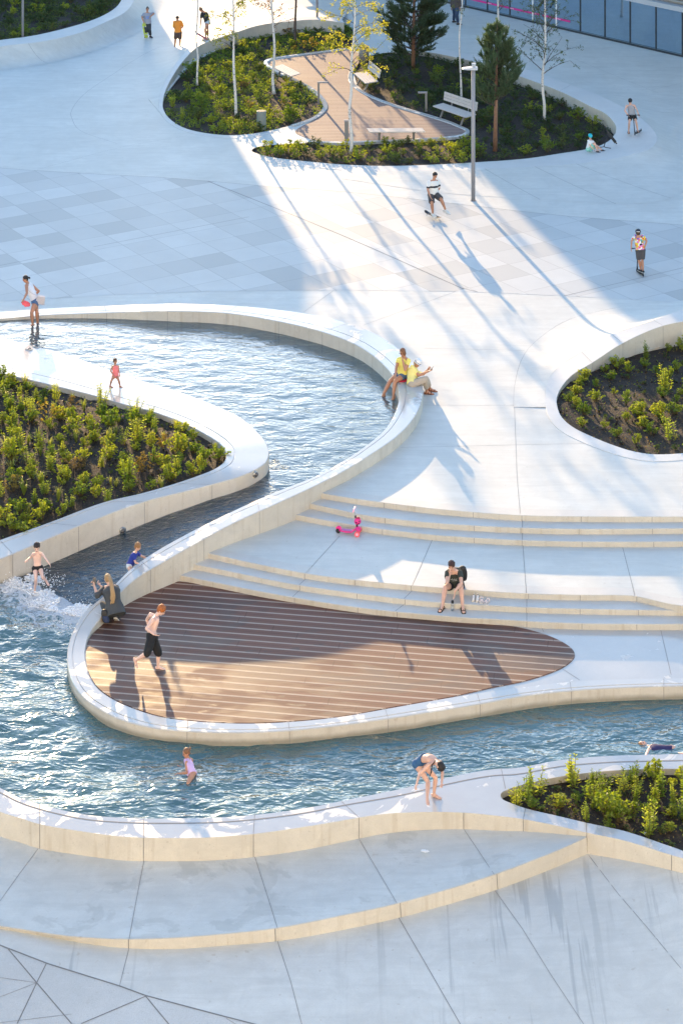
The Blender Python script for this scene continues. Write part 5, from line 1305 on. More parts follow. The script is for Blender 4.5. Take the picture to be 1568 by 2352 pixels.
PP['skater'] = person('person in a white t-shirt with a black chest stripe balancing on a skateboard', dict(H=1.74, at=(996,503), z=0, Y=W(997,503,0).y, yaw=20, hyaw=35, hpitch=22, vox=.0095, pel=(994.5,446,.05), neck=(995.5,413.5,-1), head=(998.6,403.2,-1), spos=dict(r=(984.5,418.5,-1), l=(1005.5,417,1)),
    ra=((982,436.5,-1),(987.5,450.5,-1)), la=((1008,432,1),(1000,442,1)), rl=((991,466.5,-1),onray(993.5,490.5,W(997,503,0).y)), ll=((1012.5,457.5,-1),onray(1022.5,481.5,W(997,503,0).y-.12)), rf=25, lf=55, lfp=18, skin=TAN, shoes=(.60,.60,.58),
    top=dict(col=(.70,.69,.66), inf=.022, hem=.03, sleeve=.8, band=(.50,.64,(.02,.02,.025))), bottom=dict(col=(.055,.055,.06), leg=.9, inf=.026), hair=dict(col=(.012,.010,.010), fringe=1)))
PP['tank'] = person('person in a grey tank top and black shorts holding a kick scooter by its handlebar', dict(H=1.42, at=(1450,306), z=.48, Y=W(1448,306,.48).y, yaw=6, hyaw=-2, hpitch=35, vox=.0105, slim=1, pel=(1450.5,265,0), neck=(1447,241,-1), head=(1446,233,-1), spos=dict(r=(1438,243.5,-1), l=(1456,242.5,-1)),
    ra=((1433.5,254,-1),(1441.5,264.5,-1)), la=((1461.5,252.5,-1),(1465.5,264,-1)), rl=((1444,281,-1),(1442.6,301,'g')), ll=((1460,280,-1),onray(1463,298.5,W(1448,306,.48).y)), rf=-5, lf=10, skin=FAIR, shoes='sandal',
    top=dict(name='tank_top', col=(.30,.30,.32), inf=.012, sleeve=0, hem=-.04), bottom=dict(col=(.012,.012,.014), leg=.62, inf=.016), hair=dict(col=(.012,.010,.010), vol=1.1, fringe=1)))
PP['helmet'] = person('person in a teal helmet and white t-shirt sitting with raised knees on the rim', dict(H=1.26, at=(1352,346), z=.16, Y=W(1351,346,.16).y, yaw=45, hyaw=22, hpitch=25, vox=.0105, slim=1, pel=(1351.5,342.5,.0), neck=(1355.3,321.5,-1), head=(1354.3,313.5,-1), base_pel=1,
    ra=((1354.5,335,-1),(1366,347,-1)), la=((1367,333,1),(1374.5,346.5,-1)), rl=((1364.5,328.5,-1),(1371,347.5,-1)), ll=((1368,334,1),(1382,344.5,1)), rf=60, lf=75, skin=FAIR, shoes=(.02,.02,.025),
    top=dict(col=(.72,.71,.70), inf=.016, sleeve=.7, hem=.0), bottom=dict(col=(.24,.52,.44), leg=.75, inf=.018), hair=dict(col=(.30,.18,.09))))
def helmet(P, col, vol=1.0, trim=None, nm='helmet'):
    mb = MB(); mb.ball(P.c+P.hu*P.hh*.19-P.hf*P.hh*.02, (P.hh*.43*vol, P.hh*.52*vol, P.hh*.42*vol), 0, 20, 12, (P.hr, P.hf, P.hu)); ob = P.part(mb, nm, [plain('helmet shell', col, .25, var=.05)]+([trim] if trim else []), .008, 2)
    bm = bmesh.new(); bm.from_mesh(ob.data); off = P.c+P.hu*P.hh*.04-P.base
    bmesh.ops.bisect_plane(bm, geom=bm.verts[:]+bm.edges[:]+bm.faces[:], plane_co=off, plane_no=(P.hu+P.hf*.25).normalized(), clear_inner=True); 
    ed = [e for e in bm.edges if e.is_boundary]; bmesh.ops.contextual_create(bm, geom=ed) if ed else None
    bm.to_mesh(ob.data); bm.free()
    st_ = MB()
    for s in (-1, 1): st_.tube([P.c+P.hr*P.hh*.36*s+P.hu*P.hh*.05, P.c+P.hr*P.hh*.30*s-P.hu*P.hh*.25+P.hf*P.hh*.1, P.c-P.hu*P.hh*.47+P.hf*P.hh*.16], .006, 6)
    P.part(st_, 'chin_strap', cloth((.02,.02,.02)), 0)
    return ob
helmet(PP['helmet'], (.01,.42,.50))
def floral():
    m = N('patterned shirt'); v = m.n('ShaderNodeTexVoronoi'); v.inputs['Scale'].default_value = 17; m.l(m.coord(), v.inputs['Vector'])
    sp_ = m.n('ShaderNodeSeparateColor'); m.l(v.outputs['Color'], sp_.inputs[0])
    r_ = m.n('ShaderNodeValToRGB'); r_.color_ramp.interpolation = 'CONSTANT'; e = r_.color_ramp.elements
    for i, (p, c) in enumerate([(0, (.75,.74,.72)), (.32, (.72,.50,.03)), (.52, (.75,.14,.08)), (.64, (.70,.20,.45)), (.74, (.18,.10,.45)), (.83, (.02,.02,.03)), (.92, (.10,.45,.42))]):
        q = e[0] if i == 0 else (e[1] if i == 1 else e.new(p)); q.position = p; q.color = (*c, 1)
    m.l(sp_.outputs[0], r_.inputs[0]); m.bsdf(r_.outputs[0], .8); return m.m
PP['floral'] = person('person in a multicoloured patterned shirt and striped helmet riding a scooter away', dict(H=1.40, at=(1471,628), z=0, Y=W(1471,630,0).y, yaw=172, hpitch=8, vox=.009, slim=1, pel=(1469.5,574.5,0), neck=(1463.5,535,1), head=(1463.2,524,1), spos=dict(l=(1452.5,539,1), r=(1478,539,1)),
    la=((1449.5,553,-1),(1448.6,568.5,1)), ra=((1484,553,-1),(1480,567,1)), ll=((1466.5,599,1),onray(1470.8,619.5,W(1471,630,0).y+.06)), rl=((1474,598,1),onray(1475.5,621,W(1471,630,0).y-.02)), lf=205, rf=200, skin=TAN, shoes=(.015,.015,.018),
    top=dict(name='shirt', mat=floral(), inf=.022, hem=.02, sleeve=.75), bottom=dict(col=(.065,.065,.07), leg=.85, inf=.02), hair=dict(col=(.05,.03,.02))))
ob = helmet(PP['floral'], (.02,.022,.035), 1.04, plain('pale helmet stripe', (.65,.63,.62), .4))
P = PP['floral']
for p_ in ob.data.polygons:
    v = p_.center+P.base-P.c; a_, g_ = v.dot(P.hr), v.dot(P.hu)
    if v.dot(P.hf) < 0 and (.19 < g_/P.hh < .27 and abs(a_) < P.hh*.26 or .06 < g_/P.hh < .13 and abs(a_+P.hh*.05) < P.hh*.2): p_.material_index = 1
M['denim'] = plain('blue denim', (.07,.13,.25), .8, var=.3, scale=40)
PP['wader'] = person('person in a white top and denim shorts leaning forward in the shallow pool', dict(H=1.68, at=(82,746), z=-.35, Y=W(82,738,-.05).y, yaw=-62, hyaw=-72, hpitch=18, vox=.0095, pel=(81.5,691,0), neck=(64,651,-1), head=(58.8,641,-1), spos=dict(r=(75,657,1), l=(61.5,656.5,-1)), tl=.30,
    la=((62.3,673,-1),(55.5,687,-1)), ra=((89.5,668.5,1),(80,680,1)), ll=((73.3,718,-1),(75.8,745,1)), rl=((85.5,716.5,-1),(87.6,741,1)), skin=TAN, lh=dict(curl=.9),
    top=dict(name='tank_top', col=(.74,.72,.74), inf=.016, sleeve=0, hem=.08), bottom=dict(mat=M['denim'], leg=.33, inf=.018), hair=dict(col=(.014,.010,.010), style='tail')))
PP['toddler'] = person('small person in a coral swimsuit walking along the wet pool edge', dict(H=.86, at=(265,889), z=.06, Y=W(265,889,.06).y, yaw=35, hyaw=62, hpitch=8, vox=.0075, pel=(265.5,863,0), neck=(265.2,839,-1), head=(265.2,829.8,-1),
    ra=((254.5,852,-1),(261.5,862.5,-1)), la=((273,851,1),(275,860,-1)), rl=((256.5,874,-1),(253.3,886,'g')), ll=((273.5,874.5,-1),(276.2,886.3,'g')), rf=65, lf=60, skin=TAN,
    top=dict(name='swimsuit', col=(.80,.20,.20), inf=.008, sleeve=0, hem=-.02), bottom=dict(name='swim_skirt', col=(.78,.19,.20), leg=.2, inf=.012, top=.25), hair=dict(col=(.10,.05,.03))))
PP['yellow'] = person('person in a yellow t-shirt and denim shorts sitting with feet in the pool', dict(H=1.66, at=(915,870), z=-.05, Y=W(921,872,.35).y, yaw=-38, hyaw=-55, hpitch=18, vox=.009, pel=(923.5,857.5,.05), neck=(928,820.5,-1), head=(923.8,809,-1), spos=dict(r=(914.5,826,1), l=(938.5,829,-1)), base_pel=1,
    ra=((909.5,845.5,-1),(908,862,-1)), la=((930,850,-1),(924,826,-1)), rl=((894.5,877,-1),(879,908,-1)), ll=((906.5,876,-1),(902.5,912,1)), rf=-60, lf=-40, rfp=35, lfp=35, skin=TAN, lh=dict(curl=1.1),
    top=dict(col=(.80,.68,.16), inf=.016, sleeve=.45, hem=-.02), bottom=dict(mat=M['denim'], leg=.42, inf=.016), hair=dict(col=(.18,.075,.035), style='bob')))
PP['hat'] = person('person in a white hat, yellow t-shirt and beige trousers sitting with a phone', dict(H=1.72, at=(975,905), z=0, Y=W(951,886,.35).y+.08, yaw=72, hyaw=80, hpitch=32, vox=.009, stout=1, pel=(948,884.5,0), neck=(951,845,1), head=(957.5,835,-1), hunch=.02, base_pel=1,
    ra=((967.5,871.5,-1),(983.5,853,-1)), la=((971,860,1),(981,850,-1)), rl=((985.5,867.5,-1),(979,898.5,'g')), ll=((986,865,1),(987,892,'g')), rf=80, lf=75, skin=TAN, shoes='sandal', shoecol=(.20,.07,.03), rh=dict(curl=1.0), lh=dict(curl=1.0),
    top=dict(col=(.82,.70,.24), inf=.022, sleeve=.7, hem=-.02), bottom=dict(name='trousers', col=(.42,.35,.28), leg=1.72, inf=.016), hair=dict(col=(.30,.24,.18))))
P = PP['hat']; mb = MB(); q = P.c+P.hu*P.hh*.2
mb.tube([q-P.hu*P.hh*.02, q+P.hu*P.hh*.2, q+P.hu*P.hh*.40, q+P.hu*P.hh*.42], [P.hh*.46, P.hh*.42, P.hh*.36, P.hh*.2], 20); mb.tube([q-P.hu*P.hh*.06, q-P.hu*P.hh*.01], [P.hh*.60, P.hh*.52], 22); P.part(mb, 'hat', cloth((.74,.74,.74)), .008, 2)
b_ = MB(); b_.tube([q-P.hu*P.hh*.0, q+P.hu*P.hh*.07], [P.hh*.475, P.hh*.463], 22); P.part(b_, 'hat_band', cloth((.10,.11,.14)), 0)
PP['trunks'] = person('bare-chested person in black swim trunks running down the wet ramp', dict(H=1.18, at=(84,1361), z=-.98, Y=W(82,1362,-.98).y, yaw=10, hyaw=8, hpitch=22, vox=.008, slim=1, pel=(87,1304,0), neck=(86,1269,-1), head=(85.3,1257.5,-1), spos=dict(r=(76,1273.5,-1), l=(97,1272,-1)),
    ra=((71.5,1280,1),(63.5,1286,-1)), la=((104,1281.5,-1),(113,1294,-1)), rl=((83.3,1330,-1),(80.6,1356.5,'g')), ll=((98,1325,-1),(108,1334.5,1)), rf=0, lf=30, rfp=28, lfp=5, skin=PALE, bottom=dict(name='swim_trunks', col=(.012,.012,.014), leg=.25, inf=.010, top=.14), hair=dict(col=(.03,.018,.012), fringe=1)))
PP['blue'] = person('small person in a blue t-shirt leaning on the sloping pool wall', dict(H=1.04, at=(300,1330), z=-.72, Y=W(300,1332,-.72).y, yaw=72, hyaw=75, hpitch=25, vox=.008, pel=(299,1306,.0), neck=(311.5,1276.5,-1), head=(317,1264.5,-1), tl=.31,
    ra=((311,1300,-1),(323,1305.5,-1)), la=((326,1286,1),(338,1291,-1)), rl=((301,1322,-1),(297,1340,-1)), ll=((303,1318,1),(300,1336,1)), skin=FAIR, top=dict(col=(.015,.035,.26), inf=.012, sleeve=.7, hem=.0), bottom=dict(col=(.66,.65,.64), leg=.4, inf=.014), hair=dict(col=(.26,.13,.05), vol=1.05)))
PP['photo'] = person('person with a long blonde ponytail crouching at the wall and holding up a phone', dict(H=1.66, at=(262,1428), z=ZD, Y=W(262,1428,ZD).y, yaw=190, hyaw=205, hpitch=14, vox=.009, stout=1, pel=(264,1402,.0), neck=(253.5,1346,1), head=(247.5,1329.5,1), hunch=.02, tl=.33, base_pel=1, spos=dict(l=(238,1353,1), r=(268,1350,1)),
    la=((224,1368,-1),(217.5,1346.5,1)), ra=((250,1364,1),(227,1341,1)), ll=((236,1388,1),(243,1414,-1)), rl=((258,1384,1),(268,1413,-1)), lf=190, rf=170, rfp=40, lfp=30, skin=FAIR, shoes=(.03,.03,.035), lh=dict(curl=1.0), rh=dict(curl=1.0),
    top=dict(name='sweatshirt', col=(.055,.06,.065), inf=.03, sleeve=1.25, hem=-.22, flare=.03), bottom=dict(name='leggings', col=(.05,.055,.06), leg=1.9, inf=.008),
    hair=dict(col=(.34,.22,.11), style='longtail', tw=.27, pts=[onray(251,1322,W(262,1428,ZD).y+.25), onray(255,1334,W(262,1428,ZD).y+.1), onray(258,1355,W(262,1428,ZD).y-.06), onray(259.5,1372,W(262,1428,ZD).y-.08), onray(258.5,1384,W(262,1428,ZD).y-.08)])))
PP['red'] = person('bare-chested red-haired person in long black shorts walking barefoot over the deck', dict(H=1.42, at=(360,1537), z=ZD, Y=W(345,1537,ZD).y, yaw=78, hyaw=75, hpitch=38, vox=.008, stout=1, pel=(349.5,1465,0), neck=(358.5,1415,1), head=(371,1402,-1), tl=.31, spos=dict(r=(352,1424,-1), l=(346,1412,1)), head_h=.235, hunch=.02,
    ra=((336.5,1444,-1),(354,1457,-1)), la=((337.5,1423,1),(345,1446,1)), rl=((338,1500.5,-1),(312.8,1516,1)), ll=((364.5,1500.5,1),(363,1530.5,'g')), rf=70, lf=80, rfp=62, skin=PALE, rh=dict(dir=(1,0,-.35), curl=.4),
    bottom=dict(col=(.010,.010,.011), leg=1.12, inf=.024, top=.2), hair=dict(col=(.34,.10,.02), vol=1.04)))
PP['seated'] = person('person in a dark green t-shirt sitting on the steps, chin in hand', dict(H=1.68, at=(1035,1402), z=-.65, Y=W(1047,1352,ZT).y+.05, yaw=-6, hyaw=-14, hpitch=20, vox=.009, stout=1, pel=(1046,1342,.10), neck=(1040,1312,-1), head=(1036.3,1300,-1), hunch=.03, base_pel=1, spos=dict(r=(1026.5,1316,-1), l=(1056.5,1316,-1)), tl=.30,
    ra=((1026,1338,-1),(1032.5,1317.5,1)), la=((1059,1340,-1),(1044,1358,-1)), rl=((1022,1349,-1),(1015.5,1391,'g')), ll=((1058,1350,-1),(1062,1393,'g')), rf=-25, lf=5, skin=FAIR, shoes='sandal', rh=dict(curl=.6, dir=(.1,-.1,1)), lh=dict(dir=(-.1,-.2,-1), curl=.3),
    top=dict(col=(.035,.045,.038), inf=.02, sleeve=.5, hem=-.02), bottom=dict(col=(.012,.013,.02), leg=.55, inf=.02), hair=dict(col=(.05,.02,.013), vol=1.04, fringe=1)))
PP['pink'] = person('person with a hair bun in a lilac swimsuit standing waist deep in the water', dict(H=1.24, at=(440,1784), z=ZWL, Y=W(438,1780,ZWL).y, yaw=-68, hyaw=-66, hpitch=14, vox=.008, slim=1, pel=(441,1780,0), neck=(431.5,1743,1), head=(427.8,1729.5,-1), spos=dict(l=(428.5,1752,-1), r=(440,1746,1)), base_pel=1,
    la=((429,1775,-1),(413,1776.5,-1)), ra=((440,1764,1),(420,1762,-1)), ll=((432,1800,-1),(438,1822,1)), rl=((440,1802,1),(446,1824,1)), skin=TAN, lh=dict(curl=.3),
    top=dict(name='swimsuit', mat=None or cloth((.62,.42,.66)), inf=.008, sleeve=0, hem=-.05), hair=dict(col=(.17,.08,.04), style='bunback')))
PP['bend'] = person('person in a blue swimsuit bending down barefoot on the front pool wall', dict(H=1.40, at=(985,1840), z=ZF, Y=W(990,1836,ZF).y, yaw=38, hyaw=38, bent=1, vox=.008, slim=1, pel=(962,1752,.10), neck=(1000,1750,-1), head=(1009,1759,-1), tl=.31, hunch=.055, hup=(.55,-.45,-.70), hfw=(.2,-.2,-1),
    spos=dict(r=(985,1757,-1), l=(1010,1751,1)), ra=((963.5,1777,-1),(957,1798,-1)), la=((1016,1776,-1),(1014,1798,-1)), rl=((982.5,1796,-1),(980.5,1832,-1)), ll=((1000,1786,1),(996,1823,'g')), rf=5, lf=60, skin=FAIR,
    bottom=dict(name='swim_briefs', mat=cloth((.03,.10,.22)), leg=.12, inf=.008, top=.36), hair=dict(col=(.014,.010,.009), style='braid', tw=.07, pts=[onray(1000,1746,W(990,1836,ZF).y-.3), onray(991,1758,W(990,1836,ZF).y-.32), onray(990,1773,W(990,1836,ZF).y-.32), onray(984,1790,W(990,1836,ZF).y-.32)])))
P = PP['bend']; mb = MB()
for s in (-1, 1):
    pts = [P.sh['r' if s > 0 else 'l'].lerp(P.neck, .4)+P.d*.0, P.pel.lerp(P.neck, .78)+P.r*.0-P.d*.11, P.pel.lerp(P.neck, .45)+P.r*s*.07-P.d*.10]
    mb.tube(cr(pts, 4), .012, 6)
P.part(mb, 'swimsuit_strap', cloth((.02,.12,.45)), 0)
PP['swim'] = person('person floating on their back in the lower pool, head near its right end', dict(H=1.45, at=(1500,1716), z=ZWL, Y=W(1482,1712,ZWL).y, yaw=0, vox=.008, pel=(1538,1724,-.12), neck=(1489,1712,1), head=(1475.5,1707,1), tl=.30, hup=(-1,.1,.28), hfw=(.25,.15,1), base_pel=1, head_h=.21,
    spos=dict(r=(1488,1722,-1), l=(1494,1708,1)), ra=((1482,1733,-1),(1492,1740,-1)), la=((1508,1706,1),(1522,1709,1)), rl=((1572,1729,-1),(1606,1733,-1)), ll=((1573,1723,1),(1607,1726,1)), skin=FAIR,
    top=dict(name='swimsuit', mat=cloth((.025,.02,.09)), inf=.004, sleeve=0, hem=-.05), hair=dict(col=(.26,.12,.05))))

PP['swim'].o.location.z -= .045
PP['blue'].o.location.z += .09
# ================================================================ THINGS PEOPLE HOLD AND STREET FURNITURE
M['bin'] = plain('grey green bin metal', (.20,.225,.205), .5); M['metal'] = plain('grey painted metal', (.27,.26,.27), .45); M['black'] = plain('black rubber', (.015,.015,.016), .6); M['alu'] = plain('bare aluminium', (.5,.5,.5), .35, 1)
M['wood'] = plain('weathered wood slat', (.50,.45,.41), .7, var=.2, scale=9); M['conc2'] = plain('bench leg steel', (.20,.19,.18), .6)
M['pink'] = plain('pink plastic', (.72,.02,.22), .35); M['palepink'] = plain('pale pink grip', (.85,.42,.52), .5); M['lilac'] = plain('lilac grip pad', (.40,.16,.48), .6); M['coral'] = plain('coral wheel', (.85,.12,.15), .4)
def part(mb, name, mats, t, smooth=False): return child(mb, name, mats, t, smooth)
def skateboard(c, fw, up, label, deck, grip=None):
    """c: deck centre; fw: along the board; up: normal of the top"""
    fw = fw.normalized(); up = (up-fw*up.dot(fw)).normalized(); sd = fw.cross(up); t = empty('skateboard', c, label, 'skateboard'); L, w_ = .39, .10
    mb = MB(); rg = []
    for a_, wv, lift in ((-1, .35, .055), (-.93, .7, .043), (-.8, .93, .016), (-.62, 1, 0), (0, 1, 0), (.62, 1, 0), (.8, .93, .016), (.93, .7, .043), (1, .35, .055)):
        p = c+fw*a_*L+up*lift; rg.append([p-sd*w_*wv-up*.005, p+sd*w_*wv-up*.005, p+sd*w_*wv+up*.005, p-sd*w_*wv+up*.005])
    mb.loft(rg)
    for i in range(len(mb.f)): mb.mi[i] = 1 if (i < 32 and i % 4 == 2) else 0
    part(mb, 'deck', [M[deck], M[grip] if grip else M['black']], t)
    for s in (-1, 1):
        q = c+fw*s*.21-up*.035; a = MB(); a.tube([q-sd*.10, q+sd*.10], .010, 8); a.tube([q, c+fw*s*.19-up*.005], [.016, .03], 8); part(a, 'truck', M['alu'], t)
        for z in (-1, 1):
            a = MB(); a.tube([q+sd*z*.075-up*.01, q+sd*z*.105-up*.01], .027, 14); part(a, 'wheel', M['sole'], t, False)
    return t
M['lime'] = plain('lime green board', (.45,.55,.06), .5, var=.5, scale=14); M['pinkboard'] = plain('dull pink board', (.42,.15,.16), .5); M['woodboard'] = plain('maple board', (.45,.28,.14), .5)
Yg = W(342,86,0).y
a, b = onray(330.5,54,Yg-.25), onray(336.5,86.5,Yg-.22); skateboard((a+b)/2, b-a, Vector((.2,1,0)), 'green patterned skateboard held upright by the person in grey', 'lime', 'black')
Yg = W(476,91,.55).y
a, b = onray(446,72.5,Yg-.02), onray(477.5,91.5,Yg); skateboard((a+b)/2+Vector((0,0,0)), b-a, Vector((.4,-.3,1)), 'pink skateboard tipped up on its tail on the island rim', 'pinkboard', 'pinkboard')
Yg = W(997,503,0).y
a, b = onray(981.5,489,Yg+.22), onray(1006,499.5,Yg-.12); skateboard((a+b)/2, b-a, Vector((.1,0,1)), 'skateboard with a black top under the person in the striped t-shirt', 'woodboard')
def scooter(name, label, base_f, base_r, bar, bw, bdir, mats, t=None):
    """kick scooter: front wheel foot, rear wheel foot, handlebar centre"""
    t = empty(name, (base_f+base_r)/2, label, 'scooter'); fwd = (base_f-base_r).normalized(); side = bdir.normalized(); up = (bar-base_f).normalized(); r = .055
    wf, wr = base_f+up*r, base_r+Vector((0,0,1))*r if mats.get('upright', 1) else base_r
    a = MB(); d0, d1 = wr+fwd*.10-Vector((0,0,.005)), wf-fwd*.10; sd = side*.055; rg = []
    for p in (d0, d0.lerp(d1, .5), d1): rg.append([p-sd-up*.012, p+sd-up*.012, p+sd+up*.012, p-sd+up*.012])
    a.loft(rg); a.tube([d1, wf+up*.16], .018, 8); a.tube([wr, d0], .02, 8); part(a, 'deck', mats['deck'], t)
    a = MB(); a.tube([wf, bar], .017, 10); part(a, 'stem', mats['stem'], t, False)
    a = MB(); a.tube([bar-side*bw/2, bar+side*bw/2], .015, 8); h = part(a, 'handlebar', mats['stem'], t)
    for s in (-1, 1):
        a = MB(); a.tube([bar+side*s*bw*.33, bar+side*s*bw*.5], .021, 10); g = part(a, 'grip', mats['grip'], h)
    for p in (wf, wr):
        a = MB(); a.tube([p-side*.014, p+side*.014], r, 16); part(a, 'wheel', mats['wheel'], t)
    return t
bk = dict(deck=M['black'], stem=M['black'], grip=M['black'], wheel=M['black'])
Yt = W(1448,306,.48).y
scooter('kick_scooter', 'black kick scooter ridden by the person in the grey tank top', atz(1457,311,.48), atz(1471,301.5,.48), onray(1453,264.5,Yt-.30), .56, Vector((1,.05,0)), bk)
Yt = W(1471,630,0).y
scooter('kick_scooter', 'dark kick scooter under the person in the patterned shirt', atz(1461.5,624,0), atz(1475.5,635,0), onray(1464,570,Yt+.28), .5, Vector((1,.15,0)), bk)
# upside-down scooter lying on the rim
zr_ = .22; t = empty('kick_scooter', atz(1390,338,zr_), 'black kick scooter turned upside down beside the person in the teal helmet', 'scooter')
hb = atz(1386,337,zr_+.03); nk = onray(1395.5,305,hb.y+.25); a = MB(); a.tube([hb, nk], .017, 8); part(a, 'stem', M['black'], t)
a = MB(); a.tube([atz(1368,337.5,zr_+.03), atz(1380,338,zr_+.03), hb, atz(1391,339,zr_+.03), atz(1402,340.5,zr_+.03)], .016, 8); part(a, 'handlebar', M['black'], t)
e = onray(1412.5,327,nk.y+.1); dn = (e-nk).normalized(); sd = dn.cross(Vector((.3,-1,.2))).normalized()*.06; a = MB(); a.loft([[p-sd-Vector((0,.012,0)), p+sd-Vector((0,.012,0)), p+sd+Vector((0,.012,0)), p-sd+Vector((0,.012,0))] for p in (nk-dn*.06, nk.lerp(e, .5), e)]); part(a, 'deck', M['black'], t)
for p in (nk-dn*.09, e+dn*.03):
    a = MB(); a.tube([p-sd*.25, p+sd*.25], .055, 14); part(a, 'wheel', M['black'], t)
# pink toddler scooter on the terrace
z0 = ZT; t = empty('toy_scooter', atz(800,1226,z0), 'pink three-wheeled toy scooter left on the terrace below the upper steps', 'scooter')
rw = atz(776.5,1224,z0)+Vector((0,0,.06)); fw_ = atz(822,1228,z0); ax_ = (fw_-Vector((rw.x,rw.y,z0))).normalized(); sd = Vector((-ax_.y, ax_.x, 0))
fl_ = fw_-sd*.13+Vector((0,0,.07)); fr_ = fw_+sd*.13+Vector((0,0,.07))
a = MB(); a.tube([rw-sd*.022, rw+sd*.022], .06, 18); part(a, 'rear_wheel', M['black'], t)
for p in (fl_, fr_):
    a = MB(); a.tube([p-sd*.025, p+sd*.025], .068, 20); fwh = part(a, 'front_wheel', M['coral'], t); a = MB(); a.tube([p-sd*.030, p+sd*.030], .034, 14); part(a, 'hub', M['palepink'], fwh)
a = MB(); rg = []
for s, w_, h_ in ((.03,.045,.10), (.10,.065,.085), (.20,.07,.075), (.36,.065,.08), (.42,.05,.13), (.47,.055,.17), (.53,.10,.155)):
    p = Vector((rw.x, rw.y, z0))+ax_*s; rg.append([p-sd*w_+Vector((0,0,h_-.02)), p+sd*w_+Vector((0,0,h_-.02)), p+sd*w_+Vector((0,0,h_+.012)), p-sd*w_+Vector((0,0,h_+.012))])
a.loft(rg); a.ball(fw_+Vector((0,0,.15)), (.07,.12,.06), 0, 14, 8); dk_ = part(a, 'deck', M['pink'], t)
a = MB()
for k in range(9): p = Vector((rw.x, rw.y, z0+.097))+ax_*(.12+k*.026); a.box(p, (.012,.10,.008), 0, math.atan2(ax_.y, ax_.x)+.25)
part(a, 'grip_pad', M['lilac'], dk_)
a = MB(); a.tube([rw-ax_*.05+Vector((0,0,.055)), rw+Vector((0,0,.085)), rw+ax_*.07+Vector((0,0,.06))], [.025,.04,.04], 10); part(a, 'fender', M['pink'], t)
s0 = fw_+Vector((0,0,.16))-ax_*.02; s1 = onray(815.5,1182,fw_.y+.02); s2 = onray(812.8,1170.5,fw_.y+.02)
a = MB(); a.tube([s0, s1], .024, 12); part(a, 'stem', M['black'], t, True); a = MB(); a.tube([s1, s2], .016, 10); a.ball(s1, .03); part(a, 'inner_tube', M['alu'], t, True)
a = MB(); a.tube([s2-sd*.14-Vector((0,0,0)), s2+sd*.14], .021, 10); part(a, 'handlebar', M['palepink'], t, True)
a = MB(); bc = onray(821,1197,fw_.y-.03); a.ball(bc, .088, 0, 18, 12); bag = part(a, 'front_basket', M['pink'], t, True)
a = MB(); a.ball(bc+Vector((.01,.0,.075)), (.055,.05,.03), 0, 12, 8); [a.ball(bc+Vector((x_,-.083+.3*x_*x_,z_)), (.017,.01,.017), 1, 8, 6) for x_, z_ in ((-.035,.0),(.03,-.03),(.04,.025),(-.01,-.055))]; a.tube([bc+Vector((.0,-.05,.09)), bc+Vector((-.01,-.05,.13))], .008, 6); part(a, 'basket_lid', [plain('dark red lid', (.35,.01,.05), .4), M['black']], bag, True)

# lamp posts
def lamp_post(b, h, label, small=False):
    t = empty('lamp_post', b, label, 'street lamp'); a = MB(); a.tube([b, b+Vector((0,0,h))], .075 if not small else .06, 16); part(a, 'pole', M['metal'], t, True)
    a = MB(); a.tube([b, b+Vector((0,0,.02))], .11, 16); part(a, 'base_plate', M['metal'], t)
    top = b+Vector((0,0,h)); a = MB(); rg = []
    for s, w_, h_ in ((-.42,.06,.0), (-.36,.15,.03), (-.1,.19,.06), (.10,.19,.07), (.16,.16,.06)):
        p = top+Vector((s,-.05*s,-.02)); rg.append([p+Vector((0,-w_,0)), p+Vector((0,w_,0)), p+Vector((0,w_*.9,h_+.015)), p+Vector((0,-w_*.9,h_+.015))])
    a.loft(rg); hd_ = part(a, 'lamp_head', M['ledge'], t)
    a = MB(); a.tube([top+Vector((.02,0,.05)), top+Vector((.02,0,.15)), top+Vector((.02,0,.20))], [.05,.08,.085], 14); part(a, 'sensor', M['ledge'], hd_)
    return t
bp_ = W(1086,461,0); lamp_post(bp_, 4.95, 'tall grey lamp post standing on the plaza beside the skater')
lamp_post(W(53,89,.7), 6, 'grey lamp post rising from the far top-left planter', True)
lamp_post(W(728,63,.0), 6, 'dark lamp post at the back of the left island bed', True)
# low bollard lights
for (x, y, z, h, lab, arm) in ((731.5,240,-.05,.95,'slim angled path light beside the curved kerb of the lounge deck',.35), (795.5,326,-.05,.85,'square dark bollard in front of the leaning white birch',0), (978,256,-.05,.80,'dark path light behind the kerb between two benches',-.3)):
    b = W(x, y, z); t = empty('path_light', b, lab, 'bollard'); a = MB(); w_ = .09 if arm else .16; a.box(b+Vector((0,0,h/2)), (w_, w_, h)); part(a, 'post', M['conc2'], t)
    a = MB(); a.box(b+Vector((arm*.5,0,h+.03)), (abs(arm)+.1 if arm else .2, .11, .06)); part(a, 'light_head', M['metal'], t)
b = W(600.5,296,-.05); t = empty('litter_bin', b, 'round metal litter bin among the shrubs of the left island bed', 'bin'); a = MB(); a.tube([b, b+Vector((0,0,.72))], .20, 24); a.tube([b+Vector((0,0,.72)), b+Vector((0,0,.75)), b+Vector((0,0,.76))], [.205,.205,.19], 24); part(a, 'drum', M['bin'], t, False)
a = MB(); a.tube([b+Vector((0,0,.755)), b+Vector((0,0,.765))], .16, 24); part(a, 'opening', M['black'], t)
b = W(835,143,0); t = empty('litter_bin', b, 'dark round bin behind the first backrest bench', 'bin'); a = MB(); a.tube([b, b+Vector((0,0,.75))], .24, 20); part(a, 'drum', M['conc2'], t, True); a = MB(); a.tube([b+Vector((0,0,.75)), b+Vector((0,0,.78))], .25, 20); part(a, 'lid', M['black'], t)
